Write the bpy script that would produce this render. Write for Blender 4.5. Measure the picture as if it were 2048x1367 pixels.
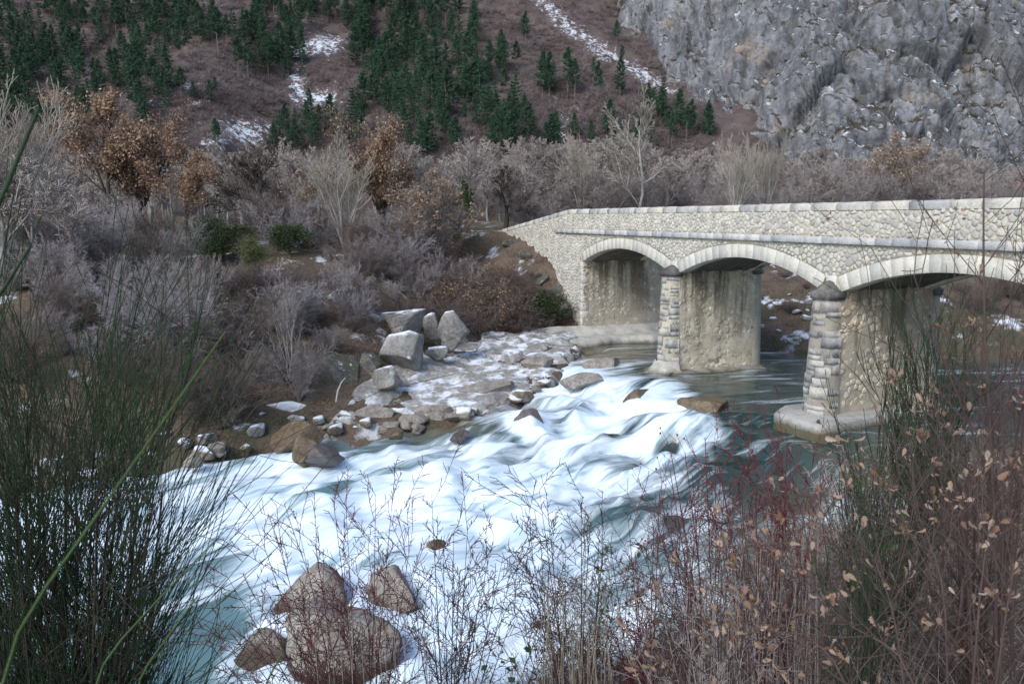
import bpy, math, random
import numpy as np
from mathutils import Matrix, Vector

# ------------------------------------------------------------------ scene, camera, light
for o in list(bpy.data.objects): bpy.data.objects.remove(o)
sc = bpy.context.scene
COL = sc.collection
FPX, HORIZON, CAMZ = 1593.0, 437.0, 5.6          # photo pixels (2048 wide), metres
PITCH = math.atan((683.5-HORIZON)/FPX)
cam = bpy.data.objects.new('camera', bpy.data.cameras.new('camera')); COL.objects.link(cam)
cam.location = (0, 0, CAMZ); cam.rotation_euler = (math.pi/2-PITCH, 0, 0)
cam.data.sensor_width = 36; cam.data.lens = 36*FPX/2048
cam.data.clip_start = 0.05; cam.data.clip_end = 2000
cam.data.dof.use_dof = True; cam.data.dof.focus_distance = 22; cam.data.dof.aperture_fstop = 11
sc.camera = cam
SUN_EL, SUN_AZ = math.radians(40), math.radians(-142)   # azimuth from +Y towards +X: behind and left of the camera
world = bpy.data.worlds.new('World'); sc.world = world; world.use_nodes = True
wn = world.node_tree; wn.nodes.clear()
sky = wn.nodes.new('ShaderNodeTexSky'); sky.sky_type = 'NISHITA'; sky.sun_disc = False
sky.sun_elevation = SUN_EL; sky.sun_rotation = SUN_AZ
bg = wn.nodes.new('ShaderNodeBackground'); bg.inputs[1].default_value = 0.125
wo = wn.nodes.new('ShaderNodeOutputWorld')
wn.links.new(sky.outputs[0], bg.inputs[0]); wn.links.new(bg.outputs[0], wo.inputs[0])
sl = bpy.data.lights.new('sun', 'SUN'); sl.energy = 1.5; sl.angle = math.radians(26); sl.color = (1, .975, .95)
sun = bpy.data.objects.new('sun', sl); COL.objects.link(sun)
sd = Vector((math.sin(SUN_AZ)*math.cos(SUN_EL), math.cos(SUN_AZ)*math.cos(SUN_EL), math.sin(SUN_EL)))
sun.rotation_euler = (-sd).to_track_quat('-Z', 'Y').to_euler()
sc.view_settings.view_transform = 'Standard'; sc.view_settings.look = 'None'
sc.view_settings.gamma = 1; sc.view_settings.exposure = 0.92
sc.render.resolution_x = 1024; sc.render.resolution_y = 683

rng = np.random.default_rng(7)
A = np.array

# ------------------------------------------------------------------ numpy helpers
def _hash(i, j, k, s=0):
    h = (i.astype(np.int64)*374761393 + j.astype(np.int64)*668265263 + k.astype(np.int64)*2147483647 + s*974634777) & 0xffffffff
    h = ((h ^ (h >> 13))*1274126177) & 0xffffffff
    h = ((h ^ (h >> 16))*2246822519) & 0xffffffff
    return ((h ^ (h >> 15)) & 0xffffff)/float(0xffffff)
def vnoise(x, y, z=None, s=0):
    x = np.asarray(x, float); y = np.asarray(y, float); z = np.zeros_like(x) if z is None else np.asarray(z, float)
    xi, yi, zi = np.floor(x), np.floor(y), np.floor(z)
    fx, fy, fz = x-xi, y-yi, z-zi
    q = lambda t: t*t*t*(t*(t*6-15)+10)
    u, v, w = q(fx), q(fy), q(fz)
    r = 0
    for a in (0, 1):
        for b in (0, 1):
            for c in (0, 1):
                r = r + _hash(xi+a, yi+b, zi+c, s)*(u if a else 1-u)*(v if b else 1-v)*(w if c else 1-w)
    return r*2-1
def fbm(x, y, z=None, o=4, s=0, g=.5):
    r, a, f = 0, 1.0, 1.0
    for i in range(o):
        r = r + a*vnoise(np.asarray(x)*f+i*7.3, np.asarray(y)*f-i*3.1, None if z is None else np.asarray(z)*f, s+i); a *= g; f *= 2.03
    return r
def cells(x, y, z, s=0):
    """faceted blocks: every Voronoi cell is a tilted plane; returns height -1..1 and the gap F2-F1"""
    xi, yi, zi = np.floor(x), np.floor(y), np.floor(z)
    b1 = np.full(x.shape, 9.); b2 = b1.copy(); h = np.zeros(x.shape)
    for a in (-1, 0, 1):
        for b in (-1, 0, 1):
            for c in (-1, 0, 1):
                I, J, K = xi+a, yi+b, zi+c
                r = [_hash(I, J, K, s+n) for n in range(6)]
                dx, dy, dz = I+r[0]-x, J+r[1]-y, K+r[2]-z
                d = dx*dx+dy*dy+dz*dz
                hh = (r[3]*2-1) + (dx*(r[4]*2-1)+dy*(r[5]*2-1)+dz*(r[3]*3.7 % 1*2-1))*.9
                m = d < b1
                b2 = np.where(m, b1, np.minimum(b2, d)); h = np.where(m, hh, h); b1 = np.where(m, d, b1)
    return h, np.sqrt(b2)-np.sqrt(b1)
def ss(a, b, x):
    t = np.clip((np.asarray(x, float)-a)/(b-a), 0, 1); return t*t*(3-2*t)
def mesh(name, V, F, mats=(), parent=None, smooth=False, attrs=None, mi=None, link=True):
    """V (n,3), F: (m,k) array or list of such arrays -> ONE mesh object"""
    me = mesh_data(name, V, F, mats, smooth, attrs, mi)
    return obj(name, me, parent)
def mesh_data(name, V, F, mats=(), smooth=False, attrs=None, mi=None):
    V = np.asarray(V, np.float32); Fs = F if isinstance(F, list) else [F]
    Fs = [np.asarray(f, np.int32) for f in Fs if len(f)]
    me = bpy.data.meshes.new(name)
    me.vertices.add(len(V)); me.vertices.foreach_set('co', V.ravel())
    li = np.concatenate([f.ravel() for f in Fs]); tot = np.concatenate([np.full(len(f), f.shape[1], np.int32) for f in Fs])
    st = np.concatenate([[0], np.cumsum(tot)[:-1]]).astype(np.int32)
    me.loops.add(len(li)); me.loops.foreach_set('vertex_index', li)
    me.polygons.add(len(tot)); me.polygons.foreach_set('loop_start', st); me.polygons.foreach_set('loop_total', tot)
    if smooth: me.polygons.foreach_set('use_smooth', np.ones(len(tot), bool))
    if mi is not None: me.polygons.foreach_set('material_index', np.asarray(mi, np.int32))
    for m in (mats if isinstance(mats, (list, tuple)) else [mats]): me.materials.append(m)
    for k, a in (attrs or {}).items():
        a = np.asarray(a, np.float32)
        if a.ndim == 1: at = me.attributes.new(k, 'FLOAT', 'POINT'); at.data.foreach_set('value', a)
        else: at = me.attributes.new(k, 'FLOAT_VECTOR', 'POINT'); at.data.foreach_set('vector', a.ravel())
    me.update(calc_edges=True); me.validate()
    return me
def obj(name, me, parent=None):
    o = bpy.data.objects.new(name, me); COL.objects.link(o)
    if parent is not None: o.parent = parent
    return o
def empty(name, loc=(0, 0, 0), rz=0, parent=None):
    o = bpy.data.objects.new(name, None); COL.objects.link(o); o.empty_display_size = .2
    o.location = loc; o.rotation_euler = (0, 0, rz)
    if parent is not None: o.parent = parent
    return o
def tag(o, label=None, cat=None, group=None, kind=None):
    if label: o['label'] = label
    if cat: o['category'] = cat
    if group: o['group'] = group
    if kind: o['kind'] = kind
    return o
def grid(nu, nv):
    i = np.arange((nu-1)*(nv-1)); r = i//(nv-1)*nv + i % (nv-1)
    return np.stack([r, r+1, r+nv+1, r+nv], 1)
class Acc:
    """collects vertices and faces of one part"""
    def __init__(s): s.V = []; s.F = {}; s.n = 0; s.T = []
    def add(s, V, F, tint=None):
        V = np.asarray(V, float)
        for f in (F if isinstance(F, list) else [F]):
            f = np.asarray(f, int)
            if len(f): s.F.setdefault(f.shape[1], []).append(f+s.n)
        s.V.append(V); s.n += len(V); s.T.append(np.full(len(V), .5 if tint is None else tint) if np.ndim(tint) == 0 else tint)
    def build(s, name, mats, parent=None, smooth=False):
        return mesh(name, np.concatenate(s.V), [np.concatenate(f) for f in s.F.values()], mats, parent, smooth, {'tint': np.concatenate(s.T)})
def tubes(P, R, k=3):
    """P (N,M,3) paths, R (N,M) radii -> verts, quads"""
    P = np.asarray(P, float); R = np.asarray(R, float); N, Mn, _ = P.shape
    T = np.gradient(P, axis=1); T /= np.linalg.norm(T, axis=2, keepdims=True)+1e-9
    ref = np.zeros((N, 1, 3)); ax = np.argmin(np.abs(T.mean(1)), axis=1); ref[np.arange(N), 0, ax] = 1
    U = np.cross(T, ref); U /= np.linalg.norm(U, axis=2, keepdims=True)+1e-9; W = np.cross(T, U)
    an = np.arange(k)*2*np.pi/k
    V = P[:, :, None] + R[:, :, None, None]*(np.cos(an)[:, None]*U[:, :, None]+np.sin(an)[:, None]*W[:, :, None])
    b = (np.arange(N)[:, None, None]*Mn+np.arange(Mn-1)[None, :, None])*k; j = np.arange(k)[None, None, :]; j2 = (j+1) % k
    F = np.stack([b+j, b+j2, b+k+j2, b+k+j], -1).reshape(-1, 4)
    return V.reshape(-1, 3), F
def unit(v): return v/(np.linalg.norm(v, axis=-1, keepdims=True)+1e-9)
def branch(r, P, R, n, t=(.3, 1), ang=(.7, .2), ln=(.5, .15), rad=.6, up=.15, wig=.12, M=4, tip=.35, taper=.5):
    """n children on every path of P"""
    N, Mp, _ = P.shape
    L = np.linalg.norm(np.diff(P, axis=1), axis=2).sum(1)
    pi = np.repeat(np.arange(N), n); K = len(pi)
    tt = np.tile(np.linspace(t[0], t[1], n), N)+r.normal(0, .5*(t[1]-t[0])/n, K); tt = np.clip(tt, .02, .999)
    f = tt*(Mp-1); i = np.minimum(f.astype(int), Mp-2); w = (f-i)[:, None]
    p0 = P[pi, i]*(1-w)+P[pi, i+1]*w
    tg = unit(P[pi, i+1]-P[pi, i])
    r0 = (R[pi, i]*(1-w[:, 0])+R[pi, i+1]*w[:, 0])*rad
    q = unit(np.cross(tg, r.normal(size=(K, 3))))
    a = np.abs(r.normal(ang[0], ang[1], K))[:, None]
    d = unit(np.cos(a)*tg+np.sin(a)*q)
    l = L[pi]*np.abs(r.normal(ln[0], ln[1], K))*(1-taper*tt)+.02*L[pi]
    out = np.zeros((K, M, 3)); out[:, 0] = p0
    for m in range(1, M):
        d = unit(d+A([0, 0, up])+r.normal(0, wig, (K, 3))); out[:, m] = out[:, m-1]+d*(l/(M-1))[:, None]
    Ro = r0[:, None]*np.linspace(1, tip, M)[None]
    return out, Ro

# ------------------------------------------------------------------ pixel -> direction -> place
def ray(x, y):
    u, v = x-1024, 683.5-y
    return A([u, FPX*math.cos(PITCH)+v*math.sin(PITCH), -FPX*math.sin(PITCH)+v*math.cos(PITCH)])
def at_z(x, y, z): d = ray(x, y); t = (z-CAMZ)/d[2]; return d*t+A([0, 0, CAMZ])
def at_y(x, y, Y): d = ray(x, y); return d*(Y/d[1])+A([0, 0, CAMZ])

# ------------------------------------------------------------------ materials
class NT:
    def __init__(s, name, disp=False):
        s.m = bpy.data.materials.new(name); s.m.use_nodes = True; s.t = s.m.node_tree; s.t.nodes.clear()
        s.out = s.n('OutputMaterial'); s.b = s.n('BsdfPrincipled'); s.l(s.b.outputs[0], s.out.inputs[0])
        s.b.inputs['Specular IOR Level'].default_value = .3; s.b.inputs['Roughness'].default_value = .85
    def n(s, t): return s.t.nodes.new('ShaderNode'+t)
    def l(s, a, b): s.t.links.new(a, b)
    def put(s, sock, v):
        if hasattr(v, 'is_linked'): s.l(v, sock)
        elif isinstance(v, tuple) and len(v) == 3 and sock.type == 'RGBA': sock.default_value = (*v, 1)
        else: sock.default_value = v
    def pos(s): return s.n('NewGeometry').outputs['Position']
    def oco(s): return s.n('TexCoord').outputs['Object']
    def attr(s, k, vec=False): a = s.n('Attribute'); a.attribute_name = k; return a.outputs['Vector' if vec else 'Fac']
    def scale(s, v, sc_): m = s.n('Mapping'); s.put(m.inputs[0], v); m.inputs['Scale'].default_value = sc_; return m.outputs[0]
    def noise(s, sc_, det=5, v=None, rough=.55, dist=0, col=False):
        t = s.n('TexNoise'); t.inputs['Scale'].default_value = sc_; t.inputs['Detail'].default_value = det
        t.inputs['Roughness'].default_value = rough; t.inputs['Distortion'].default_value = dist
        s.put(t.inputs['Vector'], s.pos() if v is None else v); return t.outputs[1 if col else 0]
    def vor(s, sc_, v=None, feat='F1', out='Distance'):
        t = s.n('TexVoronoi'); t.feature = feat; t.inputs['Scale'].default_value = sc_; s.put(t.inputs['Vector'], s.pos() if v is None else v); return t.outputs[out]
    def ramp(s, f, st, interp='LINEAR'):
        r = s.n('ValToRGB'); s.put(r.inputs[0], f); e = r.color_ramp; e.interpolation = interp
        while len(e.elements) < len(st): e.elements.new(.5)
        for q, (p, c) in zip(e.elements, st): q.position = p; q.color = (*c, 1) if isinstance(c, tuple) else (c, c, c, 1)
        return r.outputs[0]
    def mix(s, f, a, b, mode='MIX'):
        m = s.n('Mix'); m.data_type = 'RGBA'; m.blend_type = mode
        s.put(m.inputs[0], f); s.put(m.inputs[6], a); s.put(m.inputs[7], b); return m.outputs[2]
    def math(s, op, a, b=0.0, clamp=False):
        m = s.n('Math'); m.operation = op; m.use_clamp = clamp; s.put(m.inputs[0], a); s.put(m.inputs[1], b); return m.outputs[0]
    def sep(s, v, i): x = s.n('SeparateXYZ'); s.put(x.inputs[0], v); return x.outputs[i]
    def nz(s): return s.sep(s.n('NewGeometry').outputs['Normal'], 2)
    def rand(s): return s.n('ObjectInfo').outputs['Random']
    def island(s): return s.n('NewGeometry').outputs['Random Per Island']
    def bump(s, h, st=.5, d=.05, prev=None):
        b = s.n('Bump'); b.inputs['Strength'].default_value = st; b.inputs['Distance'].default_value = d; s.put(b.inputs['Height'], h)
        if prev is not None: s.l(prev, b.inputs['Normal'])
        s.l(b.outputs[0], s.b.inputs['Normal']); return b.outputs[0]
    def color(s, c): s.put(s.b.inputs['Base Color'], c); return s
    def done(s, rough=None, spec=None):
        if rough is not None: s.put(s.b.inputs['Roughness'], rough)
        if spec is not None: s.put(s.b.inputs['Specular IOR Level'], spec)
        return s.m
SNOW = (.78, .82, .88)
def snow_on(t, base, amount=.5, sc_=1.2, lo=.55, hi=.8, gate=None):
    """snow lying on the flatter faces, in patches"""
    f = t.math('MULTIPLY', t.ramp(t.nz(), [(lo, 0.), (hi, 1.)]), t.ramp(t.noise(sc_, 6, rough=.65), [(max(0, .62-amount*.3), 0.), (min(1, .70-amount*.25), 1.)]))
    if gate is not None: f = t.math('MULTIPLY', f, gate)
    return t.mix(f, base, SNOW)
def bark(name, c1, c2, rnd=.25, sc_=9):
    t = NT(name); c = t.mix(t.noise(sc_, 4), c1, c2)
    c = t.mix(t.math('MULTIPLY', t.rand(), rnd), c, (c1[0]*.45, c1[1]*.45, c1[2]*.5))
    t.color(c); t.bump(t.noise(sc_*4, 4), .5, .01); return t.done(.9, .15)
def leafmat(name, cols, rough=.7, trans=.25):
    t = NT(name); f = t.island()
    c = t.ramp(f, [(i/(len(cols)-1), cc) for i, cc in enumerate(cols)])
    c = t.mix(t.math('MULTIPLY', t.rand(), .45), c, (cols[0][0]*.8, cols[0][1]*.75, cols[0][2]*.7))
    t.color(t.mix(.35, c, t.noise(30, 3, col=True), 'SOFT_LIGHT'))
    t.b.inputs['Subsurface Weight'].default_value = 0
    tr = t.n('BsdfTranslucent'); t.put(tr.inputs[0], c); ms = t.n('MixShader'); ms.inputs[0].default_value = trans
    t.l(t.b.outputs[0], ms.inputs[1]); t.l(tr.outputs[0], ms.inputs[2]); t.l(ms.outputs[0], t.out.inputs[0])
    return t.done(rough, .25)
# ------------------------------------------------------------------ lie of the land
BTH = math.atan(599/1612.); BC = 17.86*math.cos(BTH)
BN = A([math.cos(BTH), math.sin(BTH)]); BT = A([-math.sin(BTH), math.cos(BTH)])     # across (upstream) / along (to the far bank)
B0 = BN*BC
def to_bridge(x, y): return (x-B0[0])*BN[0]+(y-B0[1])*BN[1], (x-B0[0])*BT[0]+(y-B0[1])*BT[1]
def from_bridge(b, a): return B0[0]+BN[0]*b+BT[0]*a, B0[1]+BN[1]*b+BT[1]*a
FAR = A([(70,40),(40,37),(25,35.2),(15,34.2),(11.5,35.5),(8.5,38.6),(5.6,39.6),(3.6,38.2),(2.9,34.5),(1.9,31),(.3,28.3),(-1.6,26.6),(-4,26.2),(-7,25.3),(-9.2,23.8),(-12,22),(-20,17),(-35,8),(-60,-8),(-120,-45)], float)
NEAR = A([(70,24),(40,21.5),(20,19.8),(13,18.8),(9.5,17.3),(6.5,15),(4,12.8),(1,11.2),(-1,10.3),(-3,9.2),(-8,6),(-20,-1),(-40,-14),(-110,-60)], float)
CL = A([(70,32),(30,28.5),(16,27),(9,26),(4,24),(-1,21),(-5,17.8),(-9,14),(-14,9),(-22,3),(-40,-8),(-100,-48)], float)
for _ in range(3):
    q = [CL[:1]]
    for i in range(len(CL)-1): q.append(A([CL[i]*.75+CL[i+1]*.25, CL[i]*.25+CL[i+1]*.75]))
    CL = np.concatenate(q+[CL[-1:]])
def polydist(x, y, pl):
    """unsigned distance, side (>0: left of travel), arc length of the nearest point"""
    x = np.asarray(x, float); best = np.full(x.shape, 1e9); sg = np.zeros(x.shape); sa = np.zeros(x.shape); acc = 0
    for i in range(len(pl)-1):
        a, b = pl[i], pl[i+1]; d = b-a; L = math.hypot(*d)
        t = np.clip(((x-a[0])*d[0]+(y-a[1])*d[1])/L**2, 0, 1)
        q = np.hypot(x-a[0]-t*d[0], y-a[1]-t*d[1]); m = q < best
        c = d[0]*(y-a[1])-d[1]*(x-a[0])
        best = np.where(m, q, best); sg = np.where(m, np.sign(c), sg); sa = np.where(m, acc+t*L, sa); acc += L
    return best, sg, sa
S0 = polydist(A([6.1]), A([25.]), CL)[2][0]
def flow(x, y):
    d, sg, s = polydist(x, y, CL); return s-S0, d*sg       # along, across (+ = near side)
def W(s): return np.interp(s, [-100, -1, .3, 2, 4, 6, 9, 14, 25, 100], [-.35, -.35, -.45, -.78, -1.02, -1.25, -1.5, -1.8, -2.1, -4])
ROAD = A([from_bridge(1.75, 5), from_bridge(1.75, 44), (-.5, 52), (-6, 55.5), (-15, 57), (-32, 56), (-60, 52), (-120, 44)])
def hill(x, y):
    d0 = 138+fbm(x/40., y/40., o=3, s=5)*7
    z = 5+.66*np.logaddexp(0, (y-d0)/7.)*7
    gx = x+.55*(y-150)                                   # the snow gully that runs down to the right
    z = z-4.5*np.exp(-((gx-38+4*np.sin(y/17.))/6.)**2)*ss(140, 175, y)
    z = z+fbm(x/22., y/22., o=5, s=9)*2.4*ss(120, 170, y)
    return z
def H(x, y):
    x = np.asarray(x, float); y = np.asarray(y, float)
    dF, sF, _ = polydist(x, y, FAR); dF = -dF*sF
    dN, sN, _ = polydist(x, y, NEAR); dN = dN*sN
    s, t = flow(x, y); w = W(s)
    n1 = fbm(x/3., y/3., o=4, s=2); n2 = fbm(x/9., y/9., o=3, s=3)
    k = np.exp(-((x+1.)/4.2)**4)
    dF2 = np.maximum(dF, 0)
    pb = np.interp(dF2, [0, 1, 3, 7, 12, 18, 26, 60], [.1, .6, 1.5, 2.9, 4.2, 5.2, 5.9, 6.3])
    ps = np.interp(dF2, [0, 1, 5, 7, 10, 15, 20, 26, 60], [.1, .2, .55, .85, 1.9, 3.4, 4.8, 5.6, 6.2])
    zf = w+pb*(1-k)+ps*k+(n1*.22+n2*.35)*ss(1, 6, dF2)*(1-.6*k)
    zn = w+np.interp(np.maximum(dN, 0), [0, 2, 4, 7, 9.5, 12, 20, 60], [.1, .9, 2.2, 4.3, 5.6, 6.2, 6.6, 7])+(n1*.12+n2*.1)*ss(1, 6, dN)
    z = np.where(dF > 0, zf, np.where(dN > 0, zn, w-.25-.9*ss(0, 2.2, np.minimum(-dF, -dN))))
    # embankment in front of the far abutment, road level behind it
    b, a = to_bridge(x, y)
    hw = np.interp(a, [34.6, 35.2, 36, 39.2, 43, 47, 70], [-3, .05, .45, 3.3, 4.2, 4.7, 4.8])
    emb = np.where(b < 0, hw+.62*b+n1*.15, np.where(b < 3.5, np.where(a > 35.2, np.minimum(hw+.3, 4.75), -9), hw-.5*(b-3.5)))
    emb = np.where((a > 34.8) & (a < 62), emb, -9)
    z = np.where(dF > -.3, np.maximum(z, emb), z)
    # near end of the bridge: made-up ground behind the abutment
    hn = np.interp(a, [-30, 4, 8, 10.2, 10.8], [5, 4.9, 4.3, 1.6, -9])
    en = np.where((b > -7) & (b < 11), hn-np.where(b < 0, -b*.75, np.maximum(b-3.5, 0)*.7), -9)
    z = np.where(dN > -.3, np.maximum(z, en), z)
    dr = polydist(x, y, ROAD)[0]
    z = np.where((dF > 3) & (a > 46), z+(4.8-z)*(1-ss(2.2, 6, dr)), z)
    return np.where(y > 70, np.maximum(np.where(y > 100, np.minimum(z, 6.5), z), hill(x, y)-1.2*(1-ss(70, 110, y))), z)
def ground(px, py, lo=2.0, hi=420.):
    """where the line of sight through a photo pixel first meets the land"""
    d = ray(px, py); d = d/d[1]
    ys = np.concatenate([np.arange(lo, 60, .1), np.arange(60, hi, .5)]) if lo < 60 else np.arange(lo, hi, .4)
    z = CAMZ+d[2]*ys; h = H(d[0]*ys, ys); m = np.nonzero(z < h)[0]
    i = m[0] if len(m) else len(ys)-1
    return A([d[0]*ys[i], ys[i], float(h[i])])
def hz(x, y): return float(H(A([x]), A([y]))[0])

# ------------------------------------------------------------------ ground materials
t = NT('earth_and_litter')
n = t.noise(.9, 7, rough=.65)
c = t.ramp(n, [(.3, (.035, .029, .025)), (.48, (.085, .064, .048)), (.6, (.13, .10, .078)), (.75, (.115, .11, .08))])
c = t.mix(t.ramp(t.noise(11, 4), [(.45, 0.), (.65, .7)]), c, (.20, .145, .10))
c = t.mix(t.ramp(t.noise(.35, 3), [(.52, 0.), (.62, .6)]), c, (.075, .085, .045))
c = snow_on(t, c, .12, .6, .6, .9, t.ramp(t.attr('snow'), [(0., 0.), (1., 1.)]))
t.color(c); t.bump(t.noise(14, 6, rough=.7), .9, .08); M_EARTH = t.done(.95, .15)
t = NT('hillside_ground')
c = t.ramp(t.noise(.16, 8, rough=.7), [(.35, (.075, .06, .06)), (.5, (.135, .105, .10)), (.62, (.165, .135, .13)), (.75, (.19, .18, .175))])
c = t.mix(t.ramp(t.noise(.9, 5, rough=.7), [(.5, 0.), (.7, .6)]), c, (.17, .105, .085))
c = t.mix(t.ramp(t.noise(.33, 6, rough=.75, dist=.6), [(.6, 0.), (.66, .9)]), c, (.27, .275, .28))
f = t.math('ADD', t.attr('snow'), t.math('MULTIPLY', t.math('SUBTRACT', t.noise(.7, 8, rough=.82), .5), 3.6))
c = t.mix(t.ramp(f, [(.48, 0.), (.72, 1.)]), c, SNOW)
t.color(c); t.bump(t.noise(1.4, 8, rough=.75), 1., .8); M_HILL = t.done(.95, .1)
t = NT('limestone_cliff')
p = t.pos()
c = t.ramp(t.noise(.11, 9, rough=.72), [(.3, (.13, .14, .165)), (.48, (.27, .285, .315)), (.68, (.44, .45, .475))])
st = t.noise(1, 5, t.scale(p, (.42, .42, .05)), .6)
c = t.mix(t.ramp(st, [(.36, .8), (.52, 0.)]), c, (.11, .112, .118))
c = t.mix(t.ramp(t.noise(.055, 5, t.scale(p, (1, 1, 1.8)), .65), [(.60, 0.), (.68, .6)]), c, (.52, .42, .31))
c = t.mix(t.ramp(t.noise(1.1, 6, rough=.75), [(.38, .75), (.5, 0.)]), c, (.13, .13, .125))
veg = t.math('MULTIPLY', t.ramp(t.nz(), [(.42, 0.), (.7, 1.)]), t.ramp(t.noise(.22, 6, rough=.7), [(.36, 0.), (.48, 1.)]))
c = t.mix(veg, c, t.mix(t.noise(.8, 4), (.05, .052, .035), (.13, .10, .082)))
c = snow_on(t, c, .28, .6, .4, .7)
t.color(c); t.bump(t.noise(.7, 9, rough=.75), 1., 1.1); M_CLIFF = t.done(.95, .1)
t = NT('river_rock')
c = t.ramp(t.noise(1.3, 7, rough=.65), [(.3, (.22, .21, .19)), (.5, (.36, .345, .315)), (.7, (.46, .445, .415))])
c = t.mix(t.ramp(t.noise(7, 6, rough=.7), [(.4, .6), (.55, 0.)]), c, (.13, .125, .115))
c = snow_on(t, c, .46, 1.3, .8, .99)
t.color(c); t.bump(t.noise(9, 8, rough=.7), .8, .05); M_SHELF = t.done(.9, .2)

# ------------------------------------------------------------------ ground sheet
def axis(lo, f0, f1, hi, step, n):
    return np.concatenate([np.linspace(lo, f0, n)[:-1], np.arange(f0, f1, step), np.linspace(f1, hi, n)])
gx = axis(-420, -32, 30, 420, .35, 50); gy = axis(-60, 0, 62, 128, .35, 45)
X, Y = np.meshgrid(gx, gy, indexing='ij'); Z = H(X, Y)
fine = (np.abs(X) < 40) & (Y < 62)
Z = Z+np.where(fine, fbm(X*1.7, Y*1.7, o=3, s=21)*.05, 0)
snow = ss(20, 26, Y)*(1-ss(60, 75, Y))*.9
o = mesh('ground', np.stack([X, Y, Z], -1).reshape(-1, 3), grid(*X.shape), M_EARTH, smooth=True, attrs={'snow': snow.ravel()})
tag(o, kind='structure')
gx = np.linspace(-260, 300, 420); gy = np.concatenate([np.arange(122, 260, .8), np.linspace(260, 460, 60)])
X, Y = np.meshgrid(gx, gy, indexing='ij'); Z = hill(X, Y)+np.where(Y < 130, -.3, 0)+fbm(X/3., Y/3., o=4, s=31)*.5
# snow lies in a few open patches and down the gully
pxx = 1024+1612*X/Y; pyy = 437-1612*(Z-CAMZ)/Y
def blob(cx, cy, rx, ry): return np.exp(-((pxx-cx)/rx)**2-((pyy-cy)/ry)**2)
def streak(p0, p1, w):
    (ax, ay), (bx_, by_) = p0, p1; L2 = (bx_-ax)**2+(by_-ay)**2
    tt = np.clip(((pxx-ax)*(bx_-ax)+(pyy-ay)*(by_-ay))/L2, 0, 1)
    return np.exp(-(((pxx-ax-tt*(bx_-ax))**2+(pyy-ay-tt*(by_-ay))**2)/w**2))
sn = np.zeros_like(X)
for b_ in [blob(500, 270, 70, 34), blob(640, 205, 55, 22), blob(605, 180, 22, 40), blob(655, 105, 55, 26), blob(610, 120, 30, 14), blob(440, 285, 40, 20), blob(300, 320, 40, 16), blob(360, 365, 40, 20), blob(300, 5, 40, 18), blob(450, 8, 60, 12), blob(665, 5, 30, 20), blob(310, 215, 30, 10), blob(390, 182, 18, 14), blob(410, 215, 22, 10), blob(965, 170, 26, 26), blob(20, 35, 40, 14), blob(860, 20, 40, 10)]: sn = np.maximum(sn, b_*.7)
for s_ in [streak((1065, 10), (1200, 125), 16), streak((1110, 60), (1330, 190), 17), streak((1140, 235), (1115, 270), 16), streak((1130, 280), (1215, 350), 9), streak((1130, 240), (1150, 225), 16)]: sn = np.maximum(sn, s_*.54)
o = mesh('hillside', np.stack([X, Y, Z], -1).reshape(-1, 3), grid(*X.shape), M_HILL, smooth=True, attrs={'snow': sn.ravel()})
tag(o, kind='structure')
# ------------------------------------------------------------------ limestone cliff on the right
u = np.arange(10, 165, .42); v = np.concatenate([np.arange(-6, 62, .38), np.arange(62, 120, 1.)])
U, Vv = np.meshgrid(u, v, indexing='ij')
ca, sa_ = math.cos(math.atan(1.5)), math.sin(math.atan(1.5))
Y0 = 138+np.maximum(0, 57-U)*1.9+np.sin(U/13.)*3+np.maximum(0, U-95)*.25
P = np.stack([U, Y0+Vv*ca, 5+Vv*sa_], -1); nrm = A([-.25, -sa_, ca]); nrm = nrm/np.linalg.norm(nrm)
q1, g1 = cells(P[..., 0]/19, P[..., 1]/19, P[..., 2]/24, 40)
wx = P+np.stack([fbm(P[..., 0]/9, P[..., 1]/9, P[..., 2]/9, 3, 60+i)*1.6 for i in range(3)], -1)
q2, g2 = cells(wx[..., 0]/4.6+.45*wx[..., 2]/4.6, wx[..., 1]/4.6, wx[..., 2]/13., 50)
q3, g3 = cells(wx[..., 0]/2.2+.5*wx[..., 2]/2.2, wx[..., 1]/2.2, wx[..., 2]/5., 70)
rid = 1-np.abs(fbm(P[..., 0]/26+.3*P[..., 2]/26, P[..., 1]/26, P[..., 2]/34, 4, 80))*1.6
strata = np.sin((P[..., 2]*.9+P[..., 0]*.55)/2.2+fbm(P[..., 0]/12, P[..., 1]/12, P[..., 2]/12, 3, 85)*2)*.35
dsp = q1*2.2+q2*1.35+q3*.85-2.2*np.exp(-g1*11)-1.25*np.exp(-g2*10)-.4*np.exp(-g3*9)+rid*1.7+strata*1.5+fbm(P[..., 0]/1.2, P[..., 1]/1.2, P[..., 2]/1.2, 3, 90)*.42
P = P+nrm*dsp[..., None]*ss(-6, 4, Vv)[..., None]
P[..., 2] -= 6*(1-ss(-6, 2, Vv))
CLIFFP = P
o = mesh('cliff', P.reshape(-1, 3), grid(*U.shape), M_CLIFF, smooth=False); tag(o, kind='structure')

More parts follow.
